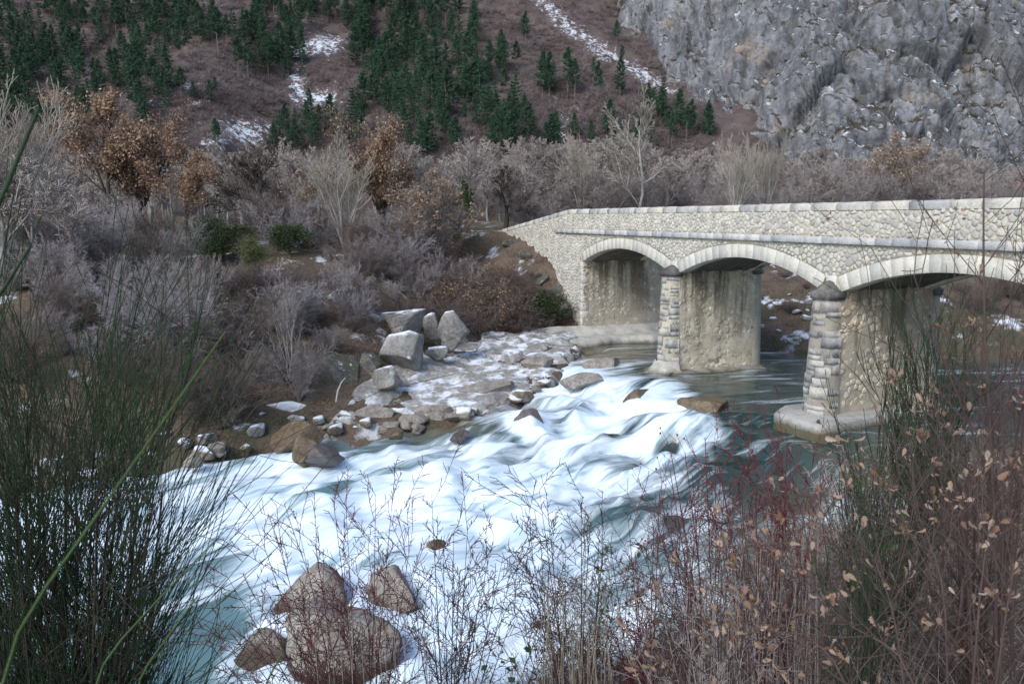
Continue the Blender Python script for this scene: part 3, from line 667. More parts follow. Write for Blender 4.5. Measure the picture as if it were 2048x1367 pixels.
# --- piers with rounded cutwaters built in courses
def sector(r0, r1, t0, t1, z0, z1, cb, ca_, sgn, ns=4, dr=0.0):
    """curved block; angle measured from straight downstream"""
    V = []
    for (z, off) in ((z0, 1.), (z1, 0.)):
        for rad in (r0, r1+(.0 if off else 0)+dr):
            for k in range(ns+1):
                t_ = t0+(t1-t0)*k/ns; e = .985 if (k in (0, ns) and rad > r0) else 1
                V.append([cb-sgn*rad*e*math.cos(t_), ca_+rad*e*math.sin(t_), z])
    V = A(V); n1 = ns+1; i = np.arange(ns)
    q = lambda p, r: np.stack([p*n1+i, p*n1+i+1, r*n1+i+1, r*n1+i], 1)
    F = np.concatenate([q(1, 3), q(2, 0), q(0, 1), q(3, 2), A([[0, 2*n1, 3*n1, n1], [ns, n1+ns, 3*n1+ns, 2*n1+ns]])])
    return V, F
for pi_, (pa, half, zb, r_top, r_bot) in enumerate(((26.9, .40, -.9, .40, .53), (18.41, .42, -.2, .42, .56))):
    PR = part('pier', box(-.02, 3.5, pa-half+.01, pa+half-.01, zb, SPR+.35), M_PIERM, BR)
    side_face(pa-half, 'pier_face', BR, -.02, 3.5, zb+.2 if pi_ == 0 else -.1, 310+pi_)
    rp = np.random.default_rng(20+pi_); z = zb+.4 if pi_ == 0 else -.05; course = 0
    top = SPR-.12
    for sgn, cb in ((1, -.10), (-1, 3.6)):
        V, F = [], []
        zz = np.linspace(zb, top, 8); tn = np.linspace(-1.9, 1.9, 17)
        Vc = np.concatenate([np.column_stack([cb-sgn*((r_bot+(r_top-r_bot)*((k-zb)/(top-zb)))-.010)*np.cos(tn), pa+((r_bot+(r_top-r_bot)*((k-zb)/(top-zb)))-.010)*np.sin(tn), np.full(17, k)]) for k in zz])
        mesh('cutwater_core', Vc, grid(8, 17), M_MORTAR, BR, True, {'tint': np.full(len(Vc), .5)})
    while z < top-.05:
        h_ = min(rp.uniform(.14, .36), top-z)
        if top-(z+h_) < .1: h_ = top-z
        nb = rp.integers(3, 6); ed = np.linspace(-1.85, 1.85, nb+1); ed[1:-1] += rp.normal(0, .16, nb-1)
        for k in range(nb):
            cutz = [z, z+h_] if h_ < .24 or rp.random() < .6 else [z, z+h_*rp.uniform(.4, .6), z+h_]
            for z0_, z1_ in zip(cutz[:-1], cutz[1:]):
                rr0 = r_bot+(r_top-r_bot)*((z0_-zb)/(top-zb)); rr1 = r_bot+(r_top-r_bot)*((z1_-zb)/(top-zb))
                V, F = sector(rr0-.14, rr0, ed[k]+.012, ed[k+1]-.012, z0_+.004, z1_-.004, -.10, pa, 1, 4, rp.normal(0, .012))
                up_ = V[:, 2] > (z0_+z1_)/2; V[up_, :2] = A([-.10, pa])+(V[up_, :2]-A([-.10, pa]))*(rr1/rr0); V = V+rp.normal(0, .005, V.shape); am = (ed[k]+ed[k+1])/2; V[:, 2] += .055*math.sin(2.6*am+pa)*min(1, (top-z1_)/.2)
                part('stone_block', (V, F), M_PIERB, PR, .35+.6*rp.random())
        z += h_
    # cap: overhanging drum with a low cone
    for sgn, cb in ((1, -.10), (-1, 3.6)):
        prof = [(r_top+.0, SPR-.12), (r_top+.075, SPR-.12), (r_top+.085, SPR+.02), (r_top+.05, SPR+.06), (r_top-.02, SPR+.075), (r_top-.06, SPR+.13), (r_top*.62, SPR+.19), (r_top*.25, SPR+.27), (.02, SPR+.29)] if pi_ == 0 else \
               [(r_top+.0, SPR-.22), (r_top+.07, SPR-.22), (r_top+.085, SPR-.06), (r_top+.05, SPR-.02), (r_top*.9, SPR+.03), (r_top*.62, SPR+.14), (r_top*.3, SPR+.25), (.02, SPR+.30)]
        tn = np.linspace(-2.2, 2.2, 23)
        Vc = np.concatenate([np.column_stack([cb-sgn*(r_)*np.cos(tn), pa+r_*np.sin(tn), np.full(23, z_)]) for r_, z_ in prof]); Vc = Vc+rp.normal(0, .005, Vc.shape)
        mesh('pier_cap', Vc, grid(len(prof), 23), M_CAP, BR, True, {'tint': np.full(len(Vc), .5)})
    part('springer_block', box(-.045, .4, pa-.20, pa+.20, SPR+.02, SPR+.44, .01), M_ASHLAR, BR, .6)
# concrete footing of the nearer pier (pointed slab), rough skirt at the farther one, apron under the far arch
def slab(poly, z0, z1, ins=.05, jit=.012):
    poly = A(poly, float); k = len(poly); c = poly.mean(0); sub = []
    for i in range(k):
        for q in range(5): sub.append(poly[i]+(poly[(i+1) % k]-poly[i])*q/5)
    poly = A(sub)+rng.normal(0, jit, (5*k, 2)); k = len(poly)
    R_ = [np.column_stack([poly, np.full(k, z0)]), np.column_stack([poly, np.full(k, z1-.05)]), np.column_stack([c+(poly-c)*(1-ins*.5), np.full(k, z1)]), np.column_stack([c+(poly-c)*.6, np.full(k, z1+.03)]), [[*c, z1+.03]]]
    i = np.arange(k); i2 = (i+1) % k; F = np.concatenate([np.stack([q*k+i, q*k+i2, q*k+k+i2, q*k+k+i], 1) for q in range(3)])
    return np.concatenate(R_), [F, np.stack([3*k+i, 3*k+i2, np.full(k, 4*k)], 1)]
part('footing', slab([(-1.5, 18.85), (-1.22, 17.1), (1.6, 17.42), (4., 17.5), (4.5, 18.4), (3.9, 19.5), (-.6, 19.5)], -1.6, -.06), M_CONC, BR)
V, F = slab([(-1.3, 26.9), (-.6, 26.0), (3.7, 25.85), (4.6, 26.9), (3.7, 27.9), (-.6, 27.8)], -1.4, -.28, .2, .07); part('footing', (V, F), M_CONC, BR)
def skirt(pa, rb, zb, zt, cb=-.1):
    tn = np.linspace(-1.75, 1.75, 26); V = []
    for k, (f, z_) in enumerate(((1.9, zb), (1.55, zb+.16), (1.2, zb+.3), (1.02, zt))): V.append(np.column_stack([cb-(rb*f)*np.cos(tn)*1.15, pa+rb*f*np.sin(tn), z_+rng.normal(0, .02, 26)]))
    return np.concatenate(V), grid(4, 26)
part('skirt', skirt(26.9, .50, -.45, .12), M_CONC, BR, smooth=True)
bb, aa = np.meshgrid(np.linspace(-3.4, 4.5, 60), np.linspace(32.9, 35.4, 26), indexing='ij')
lip = 33.6+.35*np.sin(bb*.9)+fbm(bb*.8, bb*0, o=3, s=400)*.25-.15*bb*.3
zz = np.where(aa > lip, .02+.38*ss(34.4, 35.3, aa), -.75+.75*ss(-.35, 0, aa-lip))-.25*ss(-2.2, -3.4, -bb*-1)+fbm(bb*2, aa*2, o=4, s=401)*.03
zz = np.where(bb < -1.5, zz-.5*ss(1.5, 3.3, -bb), zz)
mesh('apron', np.stack([bb, aa, zz], -1).reshape(-1, 3), grid(60, 26), M_CONC, BR, True, {'tint': np.full(bb.size, .5)})
# deck and road
t = NT('worn_asphalt'); t.color(t.ramp(t.noise(6, 6), [(.3, (.05, .05, .052)), (.7, (.085, .083, .08))])); t.bump(t.noise(90, 3), .4, .01); M_ROAD = t.done(.9, .2)
cc = ROAD; pl = []
for i in range(len(cc)-1):
    for q in np.linspace(0, 1, 12)[:-1]: pl.append(cc[i]*(1-q)+cc[i+1]*q)
pl = A(pl+[cc[-1]]); tg = unit(np.gradient(pl, axis=0)); nr = np.column_stack([-tg[:, 1], tg[:, 0]])
ov = np.linspace(-1.3, 1.3, 5); Vr = np.concatenate([np.column_stack([pl+nr*q, np.full(len(pl), 5.0)+.02*(1-abs(q)/1.3)]) for q in ov])
zr = np.interp(polydist(Vr[:, 0], Vr[:, 1], ROAD)[2], [0, 37, 52, 80, 400], [0, 0, -.06, -.12, -.12]); Vr[:, 2] += zr
tag(mesh('road', Vr, grid(5, len(pl)), M_ROAD, smooth=True), kind='structure')
V, F = box(.4, 3.1, 5, 44, 4.6, 4.96); part('deck', (V, F), M_MORTAR, BR)
# low roadside wall that carries on from the wing wall
rw = [from_bridge(.2, 47.25), (-1.6, 51.2), (-6.6, 53.4), (-15.5, 54.8), (-30, 53.9)]
rwp = []
for i in range(4):
    for q in np.linspace(0, 1, 9)[:-1]: rwp.append(A(rw[i])*(1-q)+A(rw[i+1])*q)
rwp = A(rwp); tg = unit(np.gradient(rwp, axis=0)); nr = np.column_stack([-tg[:, 1], tg[:, 0]])
RW = empty('roadside_parapet', (*rwp[0], 4.2)); tag(RW, 'low pale stone wall along the road left of the bridge', 'wall')
zt_ = np.linspace(4.86, 4.72, len(rwp)); sec = [(-.2, None), (-.2, -.14), (.2, -.14), (.2, None)]
V = np.concatenate([np.column_stack([rwp+nr*q-rwp[0], (zt_-4.2+dz) if dz is not None else (H(rwp[:, 0], rwp[:, 1])-.5-4.2)]) for q, dz in sec])
mesh('wall', V, grid(4, len(rwp)), M_MORTAR, RW, False, {'tint': np.full(len(V), .5)})
for i in range(len(rwp)-1):
    p0, p1 = rwp[i], rwp[i+1]; d_ = p1-p0; L = np.hypot(*d_); d_ = d_/L; nn = A([-d_[1], d_[0]])
    V8 = A([[*(p0+d_*(s_*(L-.012)+.006)+nn*w_-rwp[0]), zt_[i]-4.2+h_] for w_ in (-.24, .24) for s_ in (0, 1) for h_ in (-.14, .02)])
    part('coping_stone', bevel(V8, [[0, 1, 3, 2], [4, 6, 7, 5], [0, 4, 5, 1], [2, 3, 7, 6], [0, 2, 6, 4], [1, 5, 7, 3]], .02), M_COPING, RW)
# ------------------------------------------------------------------ boulders
def rock_mat(name, c0, c1, c2, snow=.6, wet=0., moss=0., band=0):
    t = NT(name); p = t.oco()
    c = t.ramp(t.noise(2.3, 8, p, .68), [(.3, c0), (.5, c1), (.7, c2)])
    c = t.mix(t.ramp(t.noise(13, 6, p, .7), [(.38, .6), (.52, 0.)]), c, (c0[0]*.5, c0[1]*.5, c0[2]*.5))
    if moss: c = t.mix(t.math('MULTIPLY', t.ramp(t.nz(), [(.3, 0.), (.7, 1.)]), t.ramp(t.noise(3, 6, p), [(.42, 0.), (.6, moss)])), c, (.085, .085, .035))
    if band: c = t.mix(t.ramp(t.math('ADD', t.math('ADD', t.sep(t.pos(), 2), t.math('MULTIPLY', t.noise(2.5, 5), .5)), 1.6), [(.12, .85), (.3, 0.)]), c, (.055, .04, .028))
    if snow: c = snow_on(t, c, snow, 3.5, .55, .85)
    t.color(c); t.bump(t.noise(10, 9, p, .72), .9, .06); return t.done(.35 if wet else .9, .5 if wet else .2)
M_GREY = rock_mat('grey_boulder', (.15, .145, .135), (.27, .26, .24), (.38, .365, .335), .8)
M_DARK = rock_mat('dark_mossy_boulder', (.07, .07, .065), (.14, .135, .12), (.24, .23, .2), .15, moss=.9)
M_WETR = rock_mat('wet_brown_rock', (.06, .042, .026), (.15, .105, .06), (.25, .19, .12), 0, wet=1)
M_WETP = rock_mat('wet_purple_rock', (.045, .036, .036), (.11, .09, .085), (.19, .165, .15), 0, wet=1)
M_TAN = rock_mat('tan_river_boulder', (.17, .15, .13), (.31, .28, .245), (.43, .40, .365), 0, band=1)
M_ICE = rock_mat('ice_glazed_rock', (.10, .075, .05), (.22, .18, .13), (.4, .38, .35), 1.4)
def ico(n):
    me = bpy.data.meshes.new('t'); import bmesh
    b = bmesh.new(); bmesh.ops.create_icosphere(b, subdivisions=n, radius=1); V = A([v.co[:] for v in b.verts]); F = A([[v.index for v in f.verts] for f in b.faces]); b.free(); return V, F
ICO = ico(4); ICO3 = ico(3)
def boulder_mesh(seed, sx, sy, sz, facets=13, ic=None, tilt=0, flat=0):
    r = np.random.default_rng(seed); V, F = ic or ICO; V = V.copy()
    for _ in range(facets):
        n_ = unit(r.normal(size=3)*A([1, 1, .8])); d = r.uniform(.42, .80); q = V@n_-d; V = V-np.maximum(q, 0)[:, None]*n_*.99
    V = V*(1+.07*fbm(V[:, 0]*1.6, V[:, 1]*1.6, V[:, 2]*1.6, 3, seed)[:, None]+.022*fbm(V[:, 0]*6, V[:, 1]*6, V[:, 2]*6, 3, seed+1)[:, None])
    if flat: V[:, 2] = np.minimum(V[:, 2], flat+.12*V[:, 0]-.1*V[:, 1]+.02*fbm(V[:, 0]*3, V[:, 1]*3, None, 3, seed))
    lo, hi = V.min(0), V.max(0); V = (V-(lo+hi)/2)/(hi-lo)*2
    V = V*A([sx/2, sy/2, sz/2])
    if tilt: c_, s_ = math.cos(tilt), math.sin(tilt); V = np.column_stack([V[:, 0]*c_+V[:, 2]*s_, V[:, 1], -V[:, 0]*s_+V[:, 2]*c_])
    V[:, 2] -= V[:, 2].min()
    return V, F
def boulder(px, yb, w, h, mat, label, seed, zb=None, sink=.3, deep=1.0, tilt=0, name='boulder', facets=13, group=None, rz=0, flat=0):
    if zb is None: p = ground(px, yb, 8); zb = p[2]
    else: p = at_z(px, yb, zb)
    k = p[1]/1570.; W_, H_ = w*k, h*k*1.05
    V, F = boulder_mesh(seed, W_, W_*deep, H_*(1+sink), facets, tilt=tilt, flat=flat)
    o = mesh(name, V, F, mat, None, False); o.location = (p[0], p[1]+W_*deep*.4, zb-H_*sink); o.rotation_euler = (0, 0, rz)
    return tag(o, label, 'rock', group)
boulder(797, 738, 100, 72, M_GREY, 'large snow-capped boulder with a sheer grey face, lower of two stacked on the ledge', 11, zb=-.05, tilt=-.1, flat=.5)
boulder(805, 676, 88, 52, M_GREY, 'blocky snow-capped boulder perched behind and above the sheer grey one', 12, zb=.75, flat=.5)
boulder(906, 686, 66, 62, M_GREY, 'upright pale boulder dusted with snow below the embankment shrubs', 13, zb=.55, deep=.8, flat=.6)
boulder(672, 770, 84, 54, M_DARK, 'dark rounded boulder with a mossy brown top at the shrub edge', 14, zb=-.35)
boulder(769, 772, 64, 36, M_GREY, 'small wedge-shaped snowy rock in front of the largest ledge boulder', 15, zb=-.35, tilt=-.2, flat=.5)
boulder(893, 628, 66, 28, M_DARK, 'flat mossy rock half hidden at the foot of the embankment', 16, deep=.7)
boulder(862, 668, 36, 40, M_GREY, 'narrow grey rock wedged between the two snow-capped boulders', 17, zb=.6)
boulder(736, 748, 44, 38, M_DARK, 'small dark rock between the mossy boulder and the sheer one', 18, zb=-.1)
boulder(872, 716, 48, 20, M_GREY, 'low flat rock with a rounded snow top on the open ledge', 19, zb=.1, flat=.4)
boulder(700, 715, 70, 50, M_DARK, 'shaded grey boulder among the twigs behind the mossy boulder', 20, zb=.1)
boulder(612, 822, 66, 40, M_TAN, 'pointed brown-grey rock at the waterline left of the ledge', 21, zb=-1.05)
boulder(690, 616, 80, 38, M_GREY, 'snow-domed boulder on the bank among purple shrubs', 22)
boulder(500, 762, 92, 62, M_DARK, 'broad grey boulder behind the bare saplings on the bank', 23)
boulder(455, 640, 70, 34, M_GREY, 'pale boulder behind the lilac shrub on the middle of the bank', 24)
boulder(455, 838, 40, 34, M_GREY, 'dark rock with a snow strip at the left shore', 25, zb=-1.15)
boulder(468, 866, 50, 28, M_WETR, 'rounded wet brown cobble at the left shoreline', 26, zb=-1.35)
boulder(505, 838, 64, 30, M_ICE, 'ice-glazed rock left of the larger iced slab on the shore', 27, zb=-1.15)
boulder(565, 838, 92, 32, M_ICE, 'long iced slab with brown drip edge on the shore', 28, zb=-1.15, deep=.6)
boulder(583, 908, 104, 62, M_WETR, 'largest wet brown wedge of rock standing in the left rapids', 79, zb=-1.6, tilt=.3, deep=.8, facets=8)
boulder(602, 930, 66, 52, M_WETR, 'ochre wet rock in the rapids, middle of three', 80, zb=-1.55, tilt=-.25, facets=8)
boulder(640, 938, 92, 44, M_WETP, 'dark purple-brown rounded rock in the rapids, lowest of three', 31, zb=-1.5)
boulder(785, 878, 42, 18, M_WETR, 'small brown stone poking out of the calm water', 32, zb=-1.2)
boulder(918, 880, 40, 18, M_WETP, 'small dark stone with a stranded twig in midstream', 33, zb=-1.25, sink=.5)
boulder(1056, 852, 62, 36, M_WETP, 'tilted purple rock in the middle of the cascade', 34, zb=-1.1, sink=.6, tilt=-.5, deep=.5)
boulder(1284, 818, 74, 34, M_WETR, 'brown rock behind a thin curtain of the cascade', 35, zb=-.85, sink=.6)
boulder(1165, 776, 92, 26, M_TAN, 'flat tan rock at the head of the cascade', 36, zb=-.6, deep=.6)
boulder(1205, 738, 80, 22, M_TAN, 'low pale rock where the pool spills over by the far pier', 37, zb=-.45, deep=.6)
boulder(1420, 838, 110, 34, M_WETR, 'broad water-covered brown rock right of the cascade', 38, zb=-.68, sink=.8)
boulder(1075, 745, 70, 26, M_TAN, 'brown rock at the left lip of the falls', 39, zb=-.55)
boulder(1330, 900, 60, 30, M_WETR, 'rounded rock breaking the lower white water', 40, zb=-1.15, sink=.6)
boulder(975, 800, 110, 32, M_TAN, 'long tan rock edging the ledge above the calm water', 41, zb=-.95, deep=.5)
boulder(870, 838, 90, 26, M_TAN, 'tan waterline rock below the open ledge', 47, zb=-1.2, deep=.5)
boulder(748, 838, 80, 26, M_TAN, 'rounded tan waterline rock right of the driftwood', 48, zb=-1.2, deep=.6)
boulder(612, 1245, 165, 112, M_TAN, 'big tilted tan boulder behind red twigs in the near water', 72, zb=-1.9, tilt=.3, deep=.8, facets=8)
boulder(775, 1245, 150, 76, M_TAN, 'pale boulder with mossy top behind the red-twigged bush', 73, zb=-1.9, facets=8)
boulder(660, 1372, 300, 122, M_TAN, 'largest rounded boulder at the near shore under red twigs', 74, zb=-1.95, deep=.8, facets=9)
boulder(515, 1345, 120, 62, M_TAN, 'low brown boulder left of the largest near-shore boulder', 75, zb=-2.0, facets=8)
boulder(872, 1108, 46, 24, M_WETR, 'small dark rock alone in the near white water', 46, zb=-1.65)
for i, (px_, py_, w_, h_, lb) in enumerate([(1100, 648, 40, 30, 'mossy stone at the foot of the abutment, left of its neighbour'), (1132, 640, 34, 34, 'mossy masonry block against the abutment corner'), (1070, 655, 46, 24, 'low pale stone below the green shrub by the abutment'), (1115, 600, 34, 26, 'mossy block halfway up the embankment beside the wall'), (1040, 665, 40, 22, 'snow-flecked stone at the edge of the concrete apron'), (1085, 575, 30, 22, 'small mossy stone under the green shrub on the embankment'), (1050, 520, 26, 16, 'snow-flecked stone high on the embankment near the wall'), (985, 640, 44, 26, 'grey rock at the foot of the dark embankment shrubs'), (1020, 495, 30, 14, 'flat stone on the bare top of the embankment')]):
    boulder(px_, py_, w_, h_, M_DARK if i != 4 else M_GREY, lb, 900+i, facets=9)
rs = np.random.default_rng(55); small = [boulder_mesh(600+i, 1, 1, .75, 10, ICO3) for i in range(5)]
smd = [[mesh_data('shore_rock', *m_, mt) for m_ in small] for mt in (M_GREY, M_TAN, M_ICE)]
FA = A([(1.9,31),(.3,28.3),(-1.6,26.6),(-4,26.2),(-7,25.3),(-9.2,23.8),(-12,22),(-16,19.5)])
for i in range(70):
    q = rs.uniform(.2, len(FA)-1.05); k = int(q); p = FA[k]*(1-q+k)+FA[k+1]*(q-k); n_ = unit(A([-.5, 1.])); off = rs.normal(.25, .55) if p[0] < -5 else rs.normal(.1, .25)
    x, y = p+n_*off; w = rs.uniform(.2, .7)
    mi_ = 0 if off > .5 else (1 if rs.random() < .6 else 2)
    o = obj('shore_rock', smd[mi_][i % 5]); o.scale = (w*1.2, w, w*rs.uniform(.6, 1.1)); o.rotation_euler = (0, 0, rs.uniform(0, 6.28))
    o.location = (x, y, max(hz(x, y)-.3*w, -1.6)); tag(o, ('small snow-dusted stone', 'small wet tan stone', 'small ice-crusted stone')[mi_]+' along the far waterline', 'rock', ('snow-dusted stones along the far shore', 'tan stones along the far shore', 'iced stones along the far shore')[mi_])
# stones on the bank slope behind the pier, snow-dusted
for i in range(16):
    b_, a_ = rs.uniform(5.2, 11), rs.uniform(22, 27); x, y = from_bridge(b_, a_)
    x, y = 10.5+rs.uniform(0, 5), 36+rs.uniform(0, 4); w = rs.uniform(.2, .5); o = obj('bank_stone', smd[0][i % 5]); o.scale = (w*1.2, w, w*.8); o.location = (x, y, hz(x, y)-.2*w); o.rotation_euler = (0, 0, rs.uniform(0, 6))
    tag(o, 'small snow-flecked stone seen through the middle arch', 'rock', 'stones on the slope behind the bridge')

# ------------------------------------------------------------------ trees: templates of unit height
M_BGREY = bark('grey_bark', (.19, .175, .165), (.29, .27, .255)); M_BDARK = bark('dark_bark', (.06, .052, .045), (.11, .095, .08))
M_BPALE = bark('pale_bark', (.33, .315, .29), (.46, .44, .41), .15); M_TWIG = bark('lilac_grey_twigs', (.26, .225, .212), (.37, .33, .315), .3, 1.5)
M_TWIGP = bark('frosted_purple_twigs', (.28, .25, .252), (.42, .385, .385), .3, 1.2); M_TWIGB = bark('brown_twigs', (.12, .092, .082), (.20, .16, .14), .3, 1.5)
M_TWIGV = bark('pale_valley_twigs', (.33, .285, .26), (.46, .405, .37), .3, 1.); M_BIRCH = bark('birch_bark', (.27, .255, .235), (.38, .36, .335), .1)
M_TWIGW = bark('pale_ochre_twigs', (.30, .27, .22), (.40, .365, .31), .2, 1.5)
M_OAKL = leafmat('dry_oak_leaves', [(.20, .115, .07), (.32, .205, .13), (.42, .29, .20), (.5, .38, .28)])
M_OAKP = leafmat('faded_oak_leaves', [(.22, .14, .085), (.34, .23, .15), (.45, .34, .24), (.5, .40, .30)])
M_PINE = leafmat('pine_needles', [(.034, .082, .054), (.056, .118, .07), (.078, .15, .08), (.048, .10, .076)], .6, .15)
M_PTRUNK = bark('pine_bark', (.14, .12, .115), (.22, .19, .18))
M_EVER = leafmat('evergreen_leaves', [(.03, .05, .02), (.05, .075, .03), (.08, .10, .04)], .6, .15)
M_JUNI = leafmat('olive_juniper_foliage', [(.09, .11, .045), (.14, .155, .06), (.18, .19, .08)], .7, .15)
M_IVY = leafmat('ivy_leaves', [(.03, .07, .02), (.05, .11, .03), (.10, .15, .04)], .5, .15)
def trunkpath(r, h, M=7, wig=.03, lean=(0, 0), r0=.02, tip=.25):
    z = np.linspace(0, h, M); P = np.column_stack([lean[0]*z+np.cumsum(r.normal(0, wig, M))*h*.5, lean[1]*z+np.cumsum(r.normal(0, wig, M))*h*.5, z]); P -= P[0]*A([1, 1, 0])
    return P[None], (r0*np.linspace(1, tip, M))[None]
def cat(L, k): 
    Vs, Fs, n_ = [], [], 0
    for P, R in L: V, F = tubes(P, R, k); Vs.append(V); Fs.append(F+n_); n_ += len(V)
    return np.concatenate(Vs), np.concatenate(Fs)
def leaves(r, P, n, size, spread, k=1.0):
    """n small folded leaves around points P"""
    c = P[r.integers(0, len(P), n)]+r.normal(0, spread, (n, 3)); d = unit(r.normal(size=(n, 3))); e = unit(np.cross(d, r.normal(size=(n, 3)))); s_ = size*r.uniform(.6, 1.3, (n, 1))
    f = unit(np.cross(d, e)); V = np.stack([c-d*s_, c+e*s_*.55*k+f*s_*.2, c+d*s_, c-e*s_*.55*k+f*s_*.2], 1).reshape(-1, 3)
    i = np.arange(n)*4; return V, np.concatenate([np.stack([i, i+1, i+2], 1), np.stack([i, i+2, i+3], 1)])
TPL = {}
def tree_tpl(key, seed, spec, trunk_mat, twig_mat, leaf=None):
    r = np.random.default_rng(seed); P0, R0 = [], []
    for q in range(spec.get('stems', 1)):
        sp = spec.get('splay', 0); a_ = 6.28*q/max(1, spec.get('stems', 1))+r.normal(0, .4)
        p, rr = trunkpath(r, spec.get('th', .55)*(1 if q == 0 else r.uniform(.7, 1)), 7, spec.get('wig', .03), (sp*math.cos(a_)*r.uniform(.4, 1.2), sp*math.sin(a_)*r.uniform(.4, 1.2)), spec.get('r0', .02)); P0.append(p); R0.append(rr)
    P, R = np.concatenate(P0), np.concatenate(R0); big_, tw = [(P, R)], []
    lv = spec['levels']
    for li_, a_ in enumerate(lv):
        P, R = branch(r, P, R, **a_); (big_ if li_ < spec.get('nbig', 1) else tw).append((P, np.maximum(R, spec.get('rmin', .0017))))
    allz = max(p[..., 2].max() for p, _ in big_+tw); s_ = 1/allz
    V1, F1 = cat(big_, 6); V2, F2 = cat(tw, 3)
    d = [('trunk', mesh_data('trunk', V1*s_, F1, trunk_mat, True)), ('crown', mesh_data('crown', V2*s_, F2, twig_mat))]
    if leaf:
        tip = np.concatenate([p[:, 1:].reshape(-1, 3) for p, _ in tw[-1:]])*s_; zc = tip[:, 2]; tip = tip[(zc > leaf.get('z0', .3))]
        V3, F3 = leaves(r, tip, leaf['n'], leaf['size'], leaf.get('spread', .012)); d.append(('leaves', mesh_data('leaves', V3, F3, leaf['mat'])))
    TPL[key] = d
def put(key, name, label, cat_, x, y, z, h, rz=0, w=1.0, group=None):
    root = empty(name, (x, y, z), rz); tag(root, label, cat_, group)
    for nm, me in TPL[key]: o = obj(nm, me, root); o.scale = (h*w, h*w, h)
    return root
def plant_px(key, name, label, cat_, px, Y, ytop, rz=0, w=1.0, group=None, yb=None):
    """stands on the land at distance Y (or where the pixel row yb meets it), tall enough to reach pixel row ytop"""
    if yb is not None: p = ground(px, yb, 8); x, Y = p[0], p[1]
    else: x = (px-1024)/1612.*Y
    z = hz(x, Y); h = CAMZ+(HORIZON-ytop)/1612.*Y-z
    return put(key, name, label, cat_, x, Y, z-.06, max(h, .3), rz, w, group)
L_ROUND = [dict(n=9, t=(.35, 1), ang=(.75, .18), ln=(.75, .15), rad=.62, up=.1, wig=.13, M=6), dict(n=8, t=(.25, 1), ang=(.65, .2), ln=(.5, .12), rad=.6, up=.08, wig=.14, M=5), dict(n=7, t=(.2, 1), ang=(.65, .2), ln=(.5, .12), rad=.62, up=.06, wig=.12, M=4), dict(n=6, t=(.2, 1), ang=(.6, .2), ln=(.6, .15), rad=.7, up=.05, wig=.1, M=3)]
for i in range(4): tree_tpl('bare%d' % i, 100+i, dict(th=.6, r0=.018, levels=L_ROUND, nbig=1, rmin=.0024), M_BGREY, M_TWIGV)
tree_tpl('gnarl', 110, dict(th=.4, r0=.02, wig=.05, levels=L_ROUND, nbig=2), M_BDARK, M_TWIGB)
L_UP = [dict(n=9, t=(.25, 1), ang=(.42, .12), ln=(.75, .15), rad=.6, up=.12, wig=.07, M=6), dict(n=8, t=(.2, 1), ang=(.45, .15), ln=(.5, .12), rad=.6, up=.1, wig=.08, M=4), dict(n=6, t=(.2, 1), ang=(.5, .15), ln=(.5, .12), rad=.65, up=.08, wig=.08, M=3)]
for i in range(3): tree_tpl('pale%d' % i, 120+i, dict(th=.7, r0=.013, stems=4, splay=.35, levels=L_UP, nbig=1), M_BPALE, M_TWIGW)
tree_tpl('birch', 131, dict(th=.78, r0=.0135, wig=.035, levels=[dict(n=10, t=(.3, 1), ang=(.85, .2), ln=(.55, .15), rad=.6, up=.14, wig=.14, M=6)]+L_UP[1:]+[dict(n=5, ang=(.6, .2), ln=(.6, .1), M=3)], nbig=2, rmin=.0022), M_BIRCH, M_TWIGW)
for i in range(3): tree_tpl('oak%d' % i, 140+i, dict(th=.5, r0=.017, stems=1+(i == 1), splay=.2, wig=.04, levels=L_ROUND[:3]+[dict(n=3, ang=(.6, .2), ln=(.5, .1), M=3)], nbig=1), M_BDARK, M_TWIGB, dict(n=7500, size=.0105, mat=M_OAKL, z0=.34, spread=.024))
for i in range(2): tree_tpl('sparseoak%d' % i, 150+i, dict(th=.6, r0=.014, stems=2, splay=.2, levels=L_ROUND[:3]+[dict(n=4, ang=(.6, .2), ln=(.5, .1), M=3)], nbig=1), M_BGREY, M_TWIG, dict(n=3600, size=.013, mat=M_OAKP, z0=.2, spread=.016))
L_SHRUB = [dict(n=7, t=(.15, 1), ang=(.6, .2), ln=(.6, .15), rad=.6, up=.05, wig=.12, M=5), dict(n=7, t=(.15, 1), ang=(.65, .2), ln=(.5, .12), rad=.65, up=.03, wig=.12, M=4), dict(n=8, t=(.15, 1), ang=(.65, .2), ln=(.55, .12), rad=.7, up=.02, wig=.1, M=3)]
for i in range(3):
    tree_tpl('lilac%d' % i, 160+i, dict(th=.75, r0=.009, stems=9, splay=.75, levels=L_SHRUB, nbig=0, rmin=.0022), M_BGREY, M_TWIGP)
    tree_tpl('brush%d' % i, 170+i, dict(th=.75, r0=.010, stems=10, splay=.8, levels=L_SHRUB, nbig=0, rmin=.0022), M_BDARK, M_TWIGB)
    tree_tpl('twiggy%d' % i, 180+i, dict(th=.75, r0=.010, stems=8, splay=.6, levels=L_SHRUB, nbig=0, rmin=.0021), M_BGREY, M_TWIG)
tree_tpl('redbrush', 190, dict(th=.75, r0=.010, stems=9, splay=.8, levels=L_SHRUB[:2], nbig=0, rmin=.003), M_BDARK, M_TWIGB, dict(n=1400, size=.016, mat=M_OAKL, z0=.1, spread=.03))
tree_tpl('sapling', 191, dict(th=.8, r0=.011, stems=2, splay=.22, levels=L_UP, nbig=1, rmin=.0014), M_BPALE, M_TWIG)
